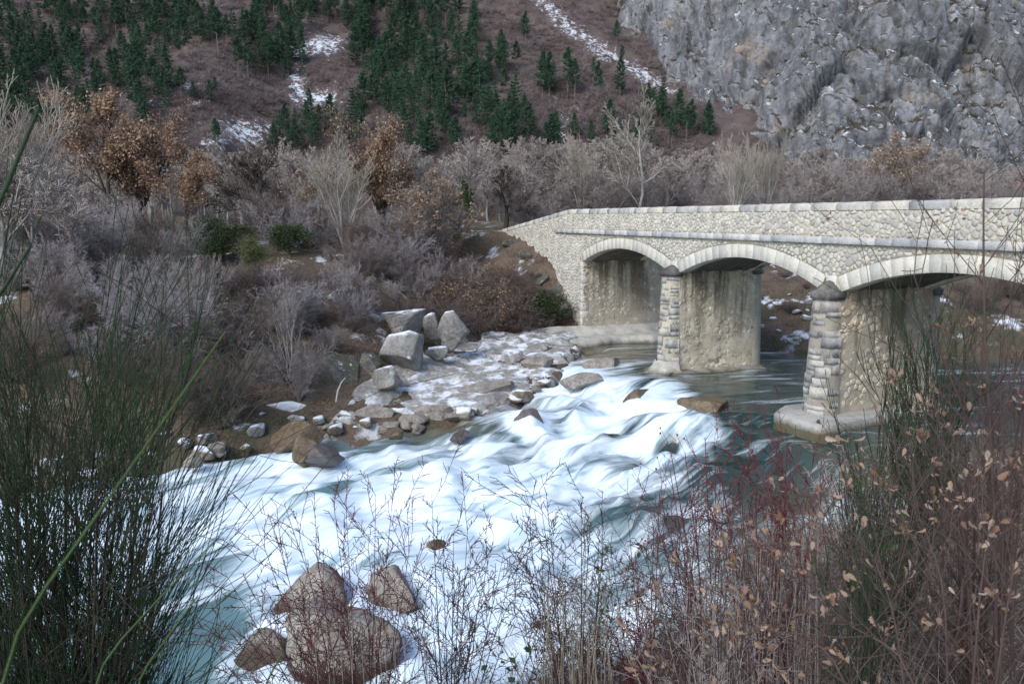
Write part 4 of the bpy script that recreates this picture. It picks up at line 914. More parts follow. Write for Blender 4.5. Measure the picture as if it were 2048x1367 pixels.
def ever_tpl(key, seed, mat, n, shape, size):
    r = np.random.default_rng(seed); c = unit(r.normal(size=(26, 3)))*r.uniform(.1, .34, (26, 1))*A(shape)+A([0, 0, .45]); c[:, 2] = np.clip(c[:, 2], .12, .9)
    P = np.concatenate([q+unit(r.normal(size=(n//26, 3)))*r.uniform(.02, .17, (n//26, 1)) for q in c]); V, F = leaves(r, P, n, size, .008, .5); V[:, 2] = np.maximum(V[:, 2], -.02)
    p, R = trunkpath(r, .6, 6, .04, (0, 0), .02); p2, R2 = branch(r, p, R, 12, (.1, 1), (.8, .2), (.5, .1)); V1, F1 = cat([(p, R), (p2, R2)], 5)
    TPL[key] = [('trunk', mesh_data('trunk', V1, F1, M_BDARK, True)), ('crown', mesh_data('crown', V, F, mat))]
ever_tpl('ever0', 200, M_EVER, 7000, (1.2, 1.2, 1.), .022); ever_tpl('ever1', 201, M_EVER, 7000, (1.3, 1.2, .9), .022); ever_tpl('juni', 202, M_JUNI, 7000, (.7, .7, 1.25), .018); ever_tpl('ivyclump', 203, M_IVY, 2600, (.35, .35, 1.3), .025)
def pine_tpl(key, seed, base=.22, wid=.2, dens=15):
    r = np.random.default_rng(seed); p, R = trunkpath(r, .97, 8, .008, (r.normal(0, .03), 0), .012, .15); V1, F1 = cat([(p, R)], 6)
    C_, D_ = [], []
    for z in np.linspace(base, .99, dens):
        f = (z-base)/(1-base); wr = wid*(1-f**1.5)*(.55+.45*min(1, f*5))*r.uniform(.8, 1.15)+.012
        for q in range(r.integers(5, 8)):
            if r.random() < .12: continue
            a_ = r.uniform(0, 6.28); L = wr*r.uniform(.6, 1.15); d = unit(A([math.cos(a_), math.sin(a_), .15+.5*f]))
            for s_ in np.linspace(.3, 1, 6): C_.append(A([p[0, 4, 0]*z*0, 0, z])+d*L*s_+r.normal(0, .008, 3)); D_.append(d)
    C_, D_ = A(C_), A(D_); n_ = len(C_); Vs, Fs = [], []
    for q in range(5):
        d = unit(D_*.5+r.normal(0, .6, (n_, 3))+A([0, 0, .25])); e = unit(np.cross(d, r.normal(size=(n_, 3)))); l = r.uniform(.022, .044, (n_, 1))
        Vs.append(np.stack([C_-e*l*.28-d*l*.3, C_+e*l*.28-d*l*.3, C_+d*l], 1).reshape(-1, 3)); Fs.append(np.arange(n_*3).reshape(-1, 3)+q*n_*3)
    TPL[key] = [('trunk', mesh_data('trunk', V1, F1, M_PTRUNK, True)), ('crown', mesh_data('crown', np.concatenate(Vs), np.concatenate(Fs), M_PINE))]
for i in range(6): pine_tpl('pine%d' % i, 210+i, (.2, .3, .42, .25, .15, .5)[i], (.25, .23, .21, .28, .26, .22)[i], (24, 21, 17, 24, 26, 15)[i])

# ------------------------------------------------------------------ pines on the hillside
zones = [((0, 335, 15, 150), 48, 'dark pine in the dense upper left stand'), ((0, 340, 150, 285), 44, 'dark pine in the lower part of the left-hand stand'), ((285, 490, 0, 130), 20, 'pine in the loose stand at the top left of centre'),
 ((470, 610, 60, 185), 18, 'dark pine in the clump left of the snowy clearing'), ((500, 740, -10, 75), 26, 'pine along the top edge above the snowy clearing'), ((700, 960, 15, 140), 44, 'tall slender pine in the dense central stand'),
 ((720, 1010, 140, 235), 40, 'pale-trunked pine in the middle of the central stand'), ((790, 1100, 235, 325), 34, 'pine along the lower edge of the central stand'), ((545, 740, 255, 315), 16, 'pine in the low row under the snowy clearing'),
 ((1080, 1300, 170, 330), 15, 'pine beside the snow gully behind the birch'), ((1300, 1425, 240, 325), 8, 'pine at the left foot of the cliff'), ((330, 560, 190, 320), 8, 'scattered pine on the brown slope above the russet oaks'), ((1015, 1250, 60, 170), 6, 'lone pine beside the upper snow gully')]
rp = np.random.default_rng(77); used_ = []
for (x0, x1, y0, y1), cnt, lab in zones:
    k = 0; tries = 0
    while k < cnt and tries < cnt*30:
        tries += 1; px, py = rp.uniform(x0, x1), rp.uniform(y0, y1)
        if any(abs(px-a_)+abs(py-b_)*1.3 < 13 for a_, b_ in used_): continue
        if ((px-640)/60)**2+((py-200)/40)**2 < 1 or ((px-500)/60)**2+((py-275)/32)**2 < 1: continue
        used_.append((px, py)); k += 1
        p = ground(px, py, 110); h = rp.uniform(5.5, 10.5)*(.72 if 'lone' in lab or 'scattered' in lab else 1)*(.8 if py > 235 else 1)
        put('pine%d' % rp.integers(0, 6), 'pine_tree', lab, 'pine', p[0], p[1], p[2]-.2, h, rp.uniform(0, 6.28), rp.uniform(.8, 1.2), 'pines: '+lab)
pine_tpl('far', 230, .2, .24, 10); acc = Acc(); TV = [me for _, me in TPL['far']][1]; nv_ = len(TV.vertices); tv = np.empty(nv_*3, np.float32); TV.vertices.foreach_get('co', tv); tv = tv.reshape(-1, 3); tf = np.arange(nv_).reshape(-1, 3)
for (x0, x1, y0, y1), cnt, lab in zones:
    for _ in range(int(cnt*.75) if 'lone' not in lab and 'scattered' not in lab and 'gully' not in lab else 0):
        px, py = rp.uniform(x0, x1), rp.uniform(y0-15, y1-10)
        if ((px-640)/60)**2+((py-200)/40)**2 < 1 or ((px-500)/60)**2+((py-275)/32)**2 < 1: continue
        p = ground(px, py, 110); h = rp.uniform(4.5, 8.5); a_ = rp.uniform(0, 6.28); R_ = A([[math.cos(a_), -math.sin(a_), 0], [math.sin(a_), math.cos(a_), 0], [0, 0, 1]]); acc.add(p+(tv@R_.T)*h, tf)
tag(acc.build('distant_pines', M_PINE), 'smaller dark green pines filling the stands on the hillside', 'pines', kind='stuff')
# brown scrub that covers the slope between them
def fans(r, C_, size, n, wid, flat=.5):
    """low bushes: n thin upright blades each"""
    K = len(C_); c = np.repeat(C_, n, 0); s_ = np.repeat(size, n)[:, None]; d = unit(r.normal(size=(K*n, 3))*A([1, 1, flat])+A([0, 0, .75])); e = unit(np.cross(d, r.normal(size=(K*n, 3))))
    b = c+r.normal(0, .22, (K*n, 3))*s_*A([1, 1, .25]); V = np.stack([b-e*s_*wid, b+e*s_*wid, b+d*s_*r.uniform(.5, 1.1, (K*n, 1))], 1).reshape(-1, 3)
    return V, np.arange(K*n*3).reshape(-1, 3)
M_SCRUB = leafmat('brown_scrub', [(.13, .105, .105), (.19, .155, .155), (.25, .215, .215), (.20, .145, .12)], .9, .1)
K = 11000; pxs = rp.uniform(-150, 1420, K); pys = rp.uniform(-60, 385, K); P_ = []
yy_ = np.arange(126, 330, .8)
hx = np.stack([ray(a_, b_) for a_, b_ in zip(pxs, pys)]); hx = hx/hx[:, 1:2]
for i0 in range(0, K, 500):
    d = hx[i0:i0+500]; Xq = d[:, :1]*yy_; Zq = CAMZ+d[:, 2:3]*yy_; m = Zq < hill(Xq, np.broadcast_to(yy_, Xq.shape)); j = np.where(m.any(1), m.argmax(1), len(yy_)-1); ii = np.arange(len(d)); P_.append(np.column_stack([Xq[ii, j], yy_[j], hill(Xq[ii, j], yy_[j])]))
P_ = np.concatenate(P_); pq = 1024+1612*P_[:, 0]/P_[:, 1]; pr = 437-1612*(P_[:, 2]-CAMZ)/P_[:, 1]
snowy = np.zeros(K)
for cx, cy, rx, ry in [(500, 270, 70, 34), (640, 205, 55, 22), (605, 180, 22, 40), (655, 105, 55, 26), (440, 285, 40, 20), (300, 320, 40, 16)]: snowy = np.maximum(snowy, np.exp(-((pq-cx)/rx)**2-((pr-cy)/ry)**2))
for (ax, ay), (bx_, by_) in (((1065, 10), (1200, 125)), ((1110, 60), (1330, 190)), ((1130, 280), (1215, 350))):
    tq = np.clip(((pq-ax)*(bx_-ax)+(pr-ay)*(by_-ay))/((bx_-ax)**2+(by_-ay)**2), 0, 1); snowy = np.maximum(snowy, np.exp(-((pq-ax-tq*(bx_-ax))**2+(pr-ay-tq*(by_-ay))**2)/18**2))
P_ = P_[snowy < rp.uniform(.1, .6, K)]
V, F = fans(rp, P_, rp.uniform(1., 2.4, len(P_)), 34, .022, .6)
tag(mesh('hillside_scrub', V, F, M_SCRUB), 'brown leafless scrub covering the hillside between the pines', 'scrub', kind='stuff')
# dark shrubs clinging to the ledges of the cliff
Q = CLIFFP; nq = np.cross(Q[1:, :-1]-Q[:-1, :-1], Q[:-1, 1:]-Q[:-1, :-1]); nq = unit(nq); up_ = nq[..., 2]; cand = np.argwhere((up_ > .62) & (Q[:-1, :-1, 2] > 6)); cand = cand[rp.permutation(len(cand))[:1500]]
C_ = Q[cand[:, 0], cand[:, 1]]
ok = fbm(C_[:, 0]/14, C_[:, 1]/14, C_[:, 2]/14, 3, 333) > -.05; C_ = C_[ok]; h_ = len(C_)//3
M_CSHR = leafmat('ledge_shrubs', [(.04, .05, .03), (.06, .07, .035), (.11, .09, .07), (.15, .115, .10)], .9, .1)
V, F = fans(rp, C_, rp.uniform(.5, 1.5, len(C_)), 26, .05, 1.)
tag(mesh('ledge_shrubs', V, F, M_CSHR), 'dark low shrubs on the ledges of the limestone cliff', 'scrub', kind='stuff')
boulder(1425, 372, 90, 58, M_GREY, 'pale rock outcrop among the bare trees below the cliff', 61, sink=.5)

# ------------------------------------------------------------------ bare valley trees behind the bridge and the road
rt = np.random.default_rng(88)
for i in range(175):
    Y = rt.uniform(66, 128); px = rt.uniform(-80, 2130); yt = rt.uniform(268, 358)+(25 if px > 1500 else 0)+(20 if px < 450 else 0)
    x = (px-1024)/1612.*Y; z = hz(x, Y); h = np.clip(CAMZ+(HORIZON-yt)/1612.*Y-z, 5, 13.5)
    lab = 'bare grey tree '+('above the left road' if px < 600 else 'behind the roadside parapet' if px < 1000 else 'behind the bridge parapet' if px < 1500 else 'at the foot of the cliff')
    put('bare%d' % (i % 4), 'bare_tree', lab, 'tree', x, Y, z-.1, h, rt.uniform(0, 6.28), rt.uniform(1., 1.5), 'bare trees: '+lab)
T = plant_px
T('pale0', 'bare_tree', 'tall ochre-twigged poplar at the far left edge', 'tree', 45, 36, 150, .3, .9)
T('bare1', 'bare_tree', 'grey twiggy tree just right of the far-left poplar', 'tree', 130, 34, 330, 1., 1.3)
T('bare2', 'bare_tree', 'dense grey tree low at the left edge', 'tree', -10, 33, 300, 2., 1.4)
T('oak0', 'oak_tree', 'tallest russet-leaved oak left of the snowy slope', 'oak', 212, 47, 196, .5, 1.)
T('oak1', 'oak_tree', 'russet oak with two dark stems between the tallest and the round-crowned one', 'oak', 292, 49, 200, 2.2, .85)
T('oak2', 'oak_tree', 'round-crowned russet oak standing alone over the frosted bush', 'oak', 378, 46, 252, 4., .95)
T('oak1', 'oak_tree', 'pale brown oak whose trunk stands before the roadside parapet', 'oak', 760, 47, 218, 5.1, .85)
T('sparseoak0', 'oak_tree', 'thin pale-leaved oak just left of the wing wall', 'oak', 872, 45, 330, 1., 1.1)
T('sparseoak1', 'oak_tree', 'sparse pinkish-leaved tree behind the dark evergreen shrubs', 'oak', 620, 50, 330, 2., 1.2)
T('sparseoak0', 'oak_tree', 'thin brown-leaved tree at the cliff foot, right of the white saplings', 'oak', 1790, 70, 262, 3., 1.)
T('gnarl', 'bare_tree', 'gnarled dark-trunked tree above the evergreen shrubs', 'tree', 518, 52, 285, .9, 1.25)
T('pale1', 'bare_tree', 'pale multi-stemmed tree with straight whitish branches left of the pale brown oak', 'tree', 690, 45, 262, 1.7, 1.1)
T('bare3', 'bare_tree', 'ivy-clad tree with mossy limbs behind the wing wall', 'tree', 935, 56, 270, 2.5, 1.1)
x = (932-1024)/1612.*55.8; put('ivyclump', 'ivy', 'green ivy climbing the trunk behind the wing wall', 'ivy', x, 55.8, hz(x, 55.8), 4.2, 0, .8)
T('gnarl', 'bare_tree', 'spreading tree with mossy dark limbs left over the wing wall', 'tree', 1010, 58, 330, 3.6, 1.2)
T('birch', 'birch_tree', 'tall pale birch rising behind the bridge parapet', 'birch', 1268, 58, 172, .6, 1.15)
T('pale2', 'bare_tree', 'leaning pale tree left of the tall birch', 'tree', 1165, 60, 262, 4.4, .9)
T('pale0', 'bare_tree', 'slender white sapling cluster right of the birch', 'tree', 1470, 56, 258, 2., .8)
T('pale1', 'bare_tree', 'second white sapling cluster, farther right behind the parapet', 'tree', 1530, 60, 262, 3., .8)
T('bare0', 'bare_tree', 'fan-crowned grey tree behind the left end of the parapet', 'tree', 1070, 62, 295, 3., 1.3)
T('bare2', 'bare_tree', 'low wide grey tree between the leaning tree and the birch', 'tree', 1330, 62, 330, 1., 1.4)
T('bare1', 'bare_tree', 'grey tree above the parapet at the right', 'tree', 1650, 60, 330, 1., 1.4)
T('bare3', 'bare_tree', 'grey tree behind the parapet near the right edge', 'tree', 1920, 55, 345, 1., 1.5)
# ------------------------------------------------------------------ shrubs of the far bank
T('ever0', 'evergreen_shrub', 'dark evergreen shrub, left of the two beside the juniper', 'shrub', 440, 40, 405, 0, 1.2)
T('ever1', 'evergreen_shrub', 'dark evergreen shrub right of the juniper', 'shrub', 575, 41, 415, 1, 1.2)
T('juni', 'juniper', 'olive-green conical juniper between two dark shrubs', 'juniper', 500, 36.5, 448, 1, 1.)
T('ever1', 'evergreen_shrub', 'small green shrub on the masonry beside the abutment', 'shrub', 1092, 39.5, 545, 2, 1.2)
T('ever0', 'evergreen_shrub', 'low dark broom in the middle of the embankment top', 'shrub', 800, 43, 490, 2, 1.)
T('lilac0', 'frosted_shrub', 'frosted upright grey bush below the lone round-crowned oak', 'shrub', 345, 40, 445, 0, .9)
T('lilac1', 'frosted_shrub', 'large lilac frosted shrub on the bank left of centre', 'shrub', 360, 30.5, 505, 1, .95)
T('lilac2', 'frosted_shrub', 'frosted shrub right of the large lilac one', 'shrub', 560, 31, 545, 2, 1.)
T('lilac0', 'frosted_shrub', 'lilac shrub behind the snow-capped boulders', 'shrub', 690, 33, 520, 2, 1.)
T('lilac1', 'frosted_shrub', 'lilac shrub low at the left shore', 'shrub', 250, 28, 590, 4, 1.1)
T('sapling', 'bare_sapling', 'pale-stemmed sapling leaning over the left shore', 'sapling', 380, 28.5, 500, .5, 1.)
T('sapling', 'bare_sapling', 'forked pale sapling left of the mossy boulder', 'sapling', 565, 28, 560, 2.5, 1.1)
bank = [(90, 31, 560), (170, 36, 500), (20, 33, 520), (240, 40, 470), (120, 42, 455), (460, 35, 545), (620, 36, 520), (500, 29.5, 640), (640, 29.6, 640), (430, 28.5, 660), (300, 27.5, 690), (180, 27, 680), (720, 38, 505), (780, 37, 540), (840, 40, 520), (700, 31.5, 610), (60, 29, 600), (300, 34, 540), (-30, 29, 600), (900, 42, 505), (660, 41, 480), (560, 45, 465), (230, 45, 450), (80, 45, 445)]
for i, (px, Y, yt) in enumerate(bank):
    lab = 'bare shrub on the '+('lower left bank' if Y < 32 and px < 400 else 'lower bank beside the mossy boulder' if Y < 32 else 'upper left bank' if px < 400 else 'upper bank right of the juniper')
    T(('twiggy%d' if i % 3 else 'brush%d') % (i % 3), 'bare_shrub', lab, 'shrub', px, Y, yt, i*1.3, rt.uniform(.9, 1.3), 'shrubs: '+lab)
rq = np.random.default_rng(95)
for i in range(150):
    Y = rq.uniform(24.5, 47) if i < 125 else rq.uniform(40, 56); px = rq.uniform(-60, 620 if Y < 31 else 730 if Y < 40 else 960)
    x = (px-1024)/1612.*Y; d_, sg_, _ = polydist(A([x]), A([Y]), FAR); d_ = float(-d_[0]*sg_[0])
    if d_ < .9 or (380 < px < 660 and 32.5 < Y < 44): continue
    h = rq.uniform(1.1, 3.1)*(1.15 if Y > 38 else 1); kind_ = rq.integers(0, 4); key = ('lilac%d', 'twiggy%d', 'lilac%d', 'brush%d')[kind_] % rq.integers(0, 3)
    lab = ('frosted', 'grey', 'frosted', 'brown')[kind_]+' shrub '+('low on left bank' if px < 360 and Y < 36 else 'on bank left of boulders' if Y < 36 else 'below russet oaks' if px < 420 else 'below roadside parapet')
    put(key, 'bare_shrub', lab, 'shrub', x, Y, hz(x, Y)-.06, h, rq.uniform(0, 6.28), rq.uniform(.8, 1.2), 'thicket: '+lab)
for i in range(46):
    Y = rq.uniform(58, 74); px = rq.uniform(950, 2120); x = (px-1024)/1612.*Y; z = hz(x, Y); h = rq.uniform(2.6, 4.6)
    put('twiggy%d' % (i % 3), 'bare_shrub', 'grey leafless shrub showing over the bridge parapet', 'shrub', x, Y, z-.1, h, rq.uniform(0, 6.28), 1.4, 'thicket shrubs behind the bridge')
emb = [(960, 40, 535), (1010, 40.5, 545), (1060, 40.8, 560), (920, 38, 560), (985, 38, 575), (1045, 38.6, 590), (870, 37, 570), (1090, 39.6, 600), (1000, 43, 510), (940, 44, 500), (820, 36, 585), (1075, 42, 540), (890, 44, 490), (970, 41.5, 520), (1030, 42, 525), (1055, 44, 500), (930, 40, 540), (1000, 39, 565), (1085, 41, 560), (960, 37, 600), (900, 40.5, 530), (1035, 37.6, 610), (860, 42, 510)]
for i, (px, Y, yt) in enumerate(emb):
    T(('brush%d' % (i % 3)) if i % 4 else 'redbrush', 'bare_shrub', 'dark leafless shrub on the embankment beside the bridge' if i % 4 else 'russet-leaved low shrub on the embankment beside the bridge', 'shrub', px, Y, yt, i*.9, 1.3, 'dark embankment shrubs' if i % 4 else 'russet embankment shrubs')
for i, (px, Y, yt) in enumerate([(1590, 38, 590), (1575, 42, 540), (1620, 40, 560), (1660, 44, 520), (1930, 40, 560), (1980, 38, 560), (1880, 44, 540), (2040, 40, 540), (2010, 46, 520), (1600, 46, 500), (1740, 46, 500), (1830, 48, 500)]):
    T('brush%d' % (i % 3), 'bare_shrub', 'dark leafless shrub seen under the middle arch' if px < 1800 else 'leafless shrub seen under the right-hand arch', 'shrub', px, Y, yt, i*.7, 1.3, 'shrubs under the middle arch' if px < 1800 else 'shrubs under the right arch')
# dry grass and dead stems over the far bank: too many to count
rg = np.random.default_rng(91); K = 9000; gx_ = rg.uniform(-26, 12, K); gy_ = rg.uniform(23, 56, K); d1, s1_, _ = polydist(gx_, gy_, FAR); b1_, a1_ = to_bridge(gx_, gy_)
ok = (-d1*s1_ > .5+5.5*np.exp(-((gx_+.5)/4.6)**6)) & ~((b1_ > -.3) & (b1_ < 4)) & (fbm(gx_/3, gy_/3, o=3, s=92) > -.25)
C_ = np.column_stack([gx_, gy_, H(gx_, gy_)-.02])[ok]
M_DRYG = leafmat('dry_grass', [(.13, .10, .075), (.20, .155, .105), (.25, .215, .16), (.15, .15, .075)], .9, .15)
V, F = fans(rg, C_, rg.uniform(.2, .6, len(C_)), 12, .018, .5)
tag(mesh('dry_grass', V, F, M_DRYG), 'dry tufted grass and dead stems over the far bank', 'grass', kind='stuff')
# driftwood
p = at_z(672, 803, -.55); pt = A([p, p+A([.05, .1, .35]), p+A([.16, .15, .62]), p+A([.3, .2, .8])]); V, F = tubes(pt[None], A([[.028, .03, .022, .01]]), 6)
tag(mesh('driftwood', V, F, M_BPALE, None, True), 'bleached white driftwood stick upright on the left ledge', 'driftwood')
# ------------------------------------------------------------------ foreground plants on the near bank
M_BROOM = bark('broom_green_stems', (.022, .042, .022), (.045, .072, .034), .2, 12); M_BROOMB = bark('broom_brown_stems', (.04, .032, .03), (.075, .058, .05), .2, 12)
M_RED = bark('red_dogwood_bark', (.11, .026, .032), (.18, .05, .055), .3, 10); M_REDB = bark('brown_red_bark', (.06, .036, .032), (.115, .07, .06), .3, 10)
M_DEAD = bark('bleached_dead_stems', (.26, .225, .205), (.42, .375, .345), .3, 8); M_STALK = bark('straw_stalks', (.34, .28, .19), (.48, .41, .30), .2, 8)
M_STRAW = bark('tan_dead_stems', (.20, .155, .115), (.32, .255, .195), .4, 6)
M_RUSH = bark('fresh_green_stem', (.04, .075, .03), (.08, .12, .045), .1, 14); M_MAUVE = bark('mauve_grey_twigs', (.06, .042, .038), (.14, .10, .09), .4, 5)
t = NT('rose_hips'); t.color(t.mix(t.rand(), (.38, .03, .025), (.25, .02, .02))); M_HIP = t.done(.3, .5)
M_OAKD = leafmat('withered_oak_leaves', [(.17, .095, .06), (.29, .185, .125), (.42, .30, .225), (.52, .42, .345)], .75, .3)
M_BRAM = leafmat('bramble_leaves', [(.04, .075, .035), (.06, .11, .045), (.09, .12, .06)], .6, .2)
def P3(px, py, Y): return at_y(px, py, Y)
def curve(pts, n):
    """smooth path of n points through the given ones"""
    pts = A(pts, float); k = np.linspace(0, 1, len(pts)); q = np.linspace(0, 1, n); out = np.stack([np.interp(q, k, pts[:, i]) for i in range(3)], 1)
    for _ in range(2): out[1:-1] = out[1:-1]*.5+(out[:-2]+out[2:])*.25
    return out
def limbs(base, tips, r, n=8, bow=.12, r0=.009, r1=.003):
    P = []
    for tp in tips:
        mid = base*.5+A(tp)*.5+A([0, 0, -bow*np.linalg.norm(A(tp)-base)])*r.uniform(.3, 1.2)+r.normal(0, .03, 3); P.append(curve([base+r.normal(0, .04, 3)*A([1, 1, 0]), mid, tp], n))
    P = A(P); return P, np.linspace(r0, r1, n)[None].repeat(len(P), 0)
def shrub(name, label, cat_, base, groups, parts):
    root = empty(name, tuple(base)); tag(root, label, cat_)
    for nm, L, k, m in parts: V, F = cat(L, k); mesh(nm, V-base, F, m, root, k > 4)
    return root
# the big broom at the left edge
rb = np.random.default_rng(501); bx0, by0 = -1.95, 2.85; base = A([bx0, by0, hz(bx0, by0)-.05])
tips = [P3(x_*.86-20, y_+(105 if y_ < 900 else 40), Y_) for x_, y_, Y_ in [(400, 880, 2.9), (345, 920, 3.0), (375, 985, 2.8), (300, 850, 3.1), (240, 800, 3.0), (175, 780, 2.9), (110, 760, 3.1), (50, 760, 2.9), (-20, 760, 3.0), (-90, 780, 3.), (270, 1060, 2.7), (200, 960, 3.2), (120, 900, 2.8), (40, 950, 3.1), (330, 1090, 3.1), (150, 1090, 2.8), (250, 890, 2.6), (60, 850, 2.6), (-60, 920, 2.7), (0, 1090, 2.6), (300, 1180, 2.9), (90, 1030, 3.4), (180, 850, 3.4), (20, 730, 3.4), (220, 1200, 3.0), (330, 1000, 2.7), (280, 960, 3.3), (-40, 820, 3.3), (80, 820, 3.2)]]
P1, R1 = limbs(base, tips, rb, 9, .14, .0115, .0035)
P2, R2 = branch(rb, P1, R1, 14, (.3, 1), (.42, .16), (.24, .06), .62, .05, .06, 5, .55, .3)
P2b, R2b = branch(rb, P1, R1, 5, (.25, .9), (.65, .2), (.25, .1), .5, .0, .12, 5, .4, .3)
P3_, R3 = branch(rb, P2, R2, 11, (.05, 1), (.26, .1), (.72, .2), .75, .06, .03, 4, .5, .2)
P4_, R4 = branch(rb, P2b, R2b, 6, (.1, 1), (.6, .25), (.7, .25), .6, -.05, .12, 4, .4, .2)
root = shrub('broom_shrub', 'large dark green broom shrub filling the left foreground', 'shrub', base, None, [('trunk', [(P1, R1)], 6, M_BROOMB), ('branches', [(P2, np.maximum(R2, .0022)), (P2b, np.maximum(R2b, .0018)), (P4_, np.maximum(R4, .0013))], 3, M_BROOMB), ('green_shoots', [(P3_, np.maximum(R3, .0016))], 3, M_BROOM)])
# single green stems close to the lens, rooted below the frame on the left
def stem(pts, r0, label, seed, root_xy, mat=M_RUSH):
    q = [A([root_xy[0], root_xy[1], hz(*root_xy)-.03])]+[P3(*p_) for p_ in pts]; C = curve(q, 14); b_ = q[0]
    V, F = tubes((C-b_)[None], (r0*np.linspace(1.1, .55, 14))[None], 8); o = mesh('rush_stem', V, F, mat, None, True); o.location = b_; return tag(o, label, 'plant stem')
stem([(-60, 1380, .72), (120, 1135, .75), (300, 880, .8), (452, 662, .86)], .0019, 'longest single green stem slanting across the left foreground', 1, (-.85, .55))
stem([(-60, 530, .9), (0, 405, .9), (78, 215, .95)], .0036, 'short green stem tip against the trees at the left edge', 2, (-1.2, .7), M_BROOM)
stem([(-40, 640, 1.0), (10, 575, 1.0), (62, 490, 1.0)], .003, 'lower green stem tip just inside the left edge', 3, (-1.3, .8), M_BROOM)
stem([(150, 1380, 1.2), (300, 1215, 1.25), (428, 1082, 1.3)], .0022, 'thin green stem rising from the bottom left, left of the lower one', 4, (-.95, .9))
stem([(250, 1390, 1.25), (330, 1280, 1.3), (396, 1190, 1.32)], .0022, 'short thin green stem at the bottom left, right of the longer one', 5, (-.85, .95))
stem([(520, 1390, 1.3), (545, 1340, 1.3), (566, 1302, 1.3)], .0024, 'yellow-green stem tip at the bottom edge under the red bush', 6, (-.55, .95))
# red-twigged dogwoods and bare bushes
def bush(name, label, cat_, x, y, tips_px, Y, seed, m1, m2, lv=((8, .45, .5), (5, .6, .5)), r0=.006, up=.08, rmin=.0011, bow=.03):
    r = np.random.default_rng(seed); b_ = A([x, y, hz(x, y)-.04]); tp = [P3(px+r.normal(0, 8), py+r.normal(0, 8), Y+r.normal(0, .25)) for px, py in tips_px]
    Pa, Ra = limbs(b_, tp, r, 8, bow, r0, .0022); L = [(Pa, Ra)]; P_, R_ = Pa, Ra
    tw = []
    for n_, an, ln_ in lv: P_, R_ = branch(r, P_, R_, n_+3, (.2, 1), (an+.1, .18), (ln_*.36, .09), .62, up, .09, 4, .5, .3); tw.append((P_, np.maximum(R_, rmin)))
    return shrub(name, label, cat_, b_, None, [('stems', L, 5, m1), ('twigs', tw, 3, m2)])
F1 = ((12, .62, .5), (8, .68, .5)); F2 = ((14, .78, .6), (9, .75, .55))
bush('dogwood_shrub', 'red-twigged bush in front of the boulders at the bottom centre', 'shrub', -1.75, 8.5, [(500, 1030), (560, 1110), (440, 1140), (600, 1030), (665, 990), (700, 1040), (745, 1000), (785, 985), (640, 1090), (830, 1060), (500, 1190), (420, 1220), (690, 1130), (760, 1110), (580, 1190), (410, 1290)], 8.7, 601, M_REDB, M_RED, F1, .012, .02, .0036)
bush('dogwood_shrub', 'dark-stemmed bush right of the red one in front of the white water', 'shrub', -.75, 8.4, [(860, 990), (900, 1060), (880, 1090), (945, 1030), (985, 1070), (1000, 1120), (1010, 1160), (850, 1150), (920, 1140), (960, 1190), (800, 1140), (1030, 1220)], 8.6, 602, M_BROOMB, M_REDB, F1, .012, .03, .0036)
bush('bare_bush', 'fine grey-twigged bush left of the rose hips', 'shrub', .75, 8.3, [(1050, 1010), (1080, 980), (1110, 1030), (1150, 990), (1180, 1020), (1060, 1100), (1215, 1060), (1130, 1100), (1200, 1100), (1090, 1160), (1240, 1130), (1050, 1200)], 8.6, 603, M_MAUVE, M_MAUVE, F1, .012, .03, .0036)
bush('dogwood_shrub', 'tall crimson-stemmed bush right of the rose hips', 'shrub', 2.3, 6.6, [(1450, 920), (1490, 900), (1530, 910), (1560, 930), (1590, 900), (1620, 930), (1640, 970), (1470, 980), (1510, 1000), (1570, 1000), (1420, 1020), (1610, 1030), (1550, 890), (1655, 1000), (1440, 950)], 6.8, 604, M_RED, M_RED, ((12, .4, .42), (6, .45, .45)), .010, .08, .0022)
bush('dogwood_shrub', 'crimson-stemmed bush under the rose hips', 'shrub', 1.3, 6.6, [(1300, 1030), (1320, 990), (1350, 1050), (1260, 1040), (1390, 1020), (1280, 1100), (1230, 1090), (1410, 1080)], 6.8, 605, M_RED, M_RED, F1, .009, .05, .0022)
bush('bare_bush', 'tangled mauve thicket below the crimson bush', 'shrub', 1.75, 5.6, [(1300, 1140), (1350, 1110), (1400, 1130), (1450, 1100), (1500, 1140), (1550, 1120), (1600, 1150), (1340, 1210), (1480, 1210), (1250, 1200), (1640, 1170), (1420, 1250), (1560, 1240)], 5.8, 606, M_MAUVE, M_MAUVE, F2, .008, .0, .002)
bush('bare_bush', 'bleached dry bush behind the lower right broom', 'shrub', 3.4, 7.4, [(1640, 980), (1690, 950), (1740, 980), (1680, 1020), (1620, 1050), (1590, 1070), (1760, 1020), (1500, 1050)], 7.4, 607, M_DEAD, M_DEAD, F2, .008, .0, .0036)
bush('dogwood_shrub', 'purple-red tall twigs along the right edge', 'shrub', 2.7, 4.2, [(1930, 660), (1975, 590), (2015, 620), (2040, 570), (2000, 690), (1945, 750), (1900, 790), (2060, 650), (1880, 860), (2030, 750), (1975, 810), (1920, 870), (2080, 580), (2000, 770), (2045, 830), (1950, 910)], 4.3, 608, M_REDB, M_MAUVE, ((10, .45, .4), (6, .5, .45)), .007, .06, .0016)
bush('bare_bush', 'mauve twigs at the right below the upper broom', 'shrub', 2.6, 4.2, [(1780, 930), (1830, 890), (1880, 920), (1940, 880), (2000, 920), (2050, 900), (1800, 1000), (1900, 1000), (1980, 1020)], 4.3, 609, M_MAUVE, M_MAUVE, F2, .007, .02, .0016)
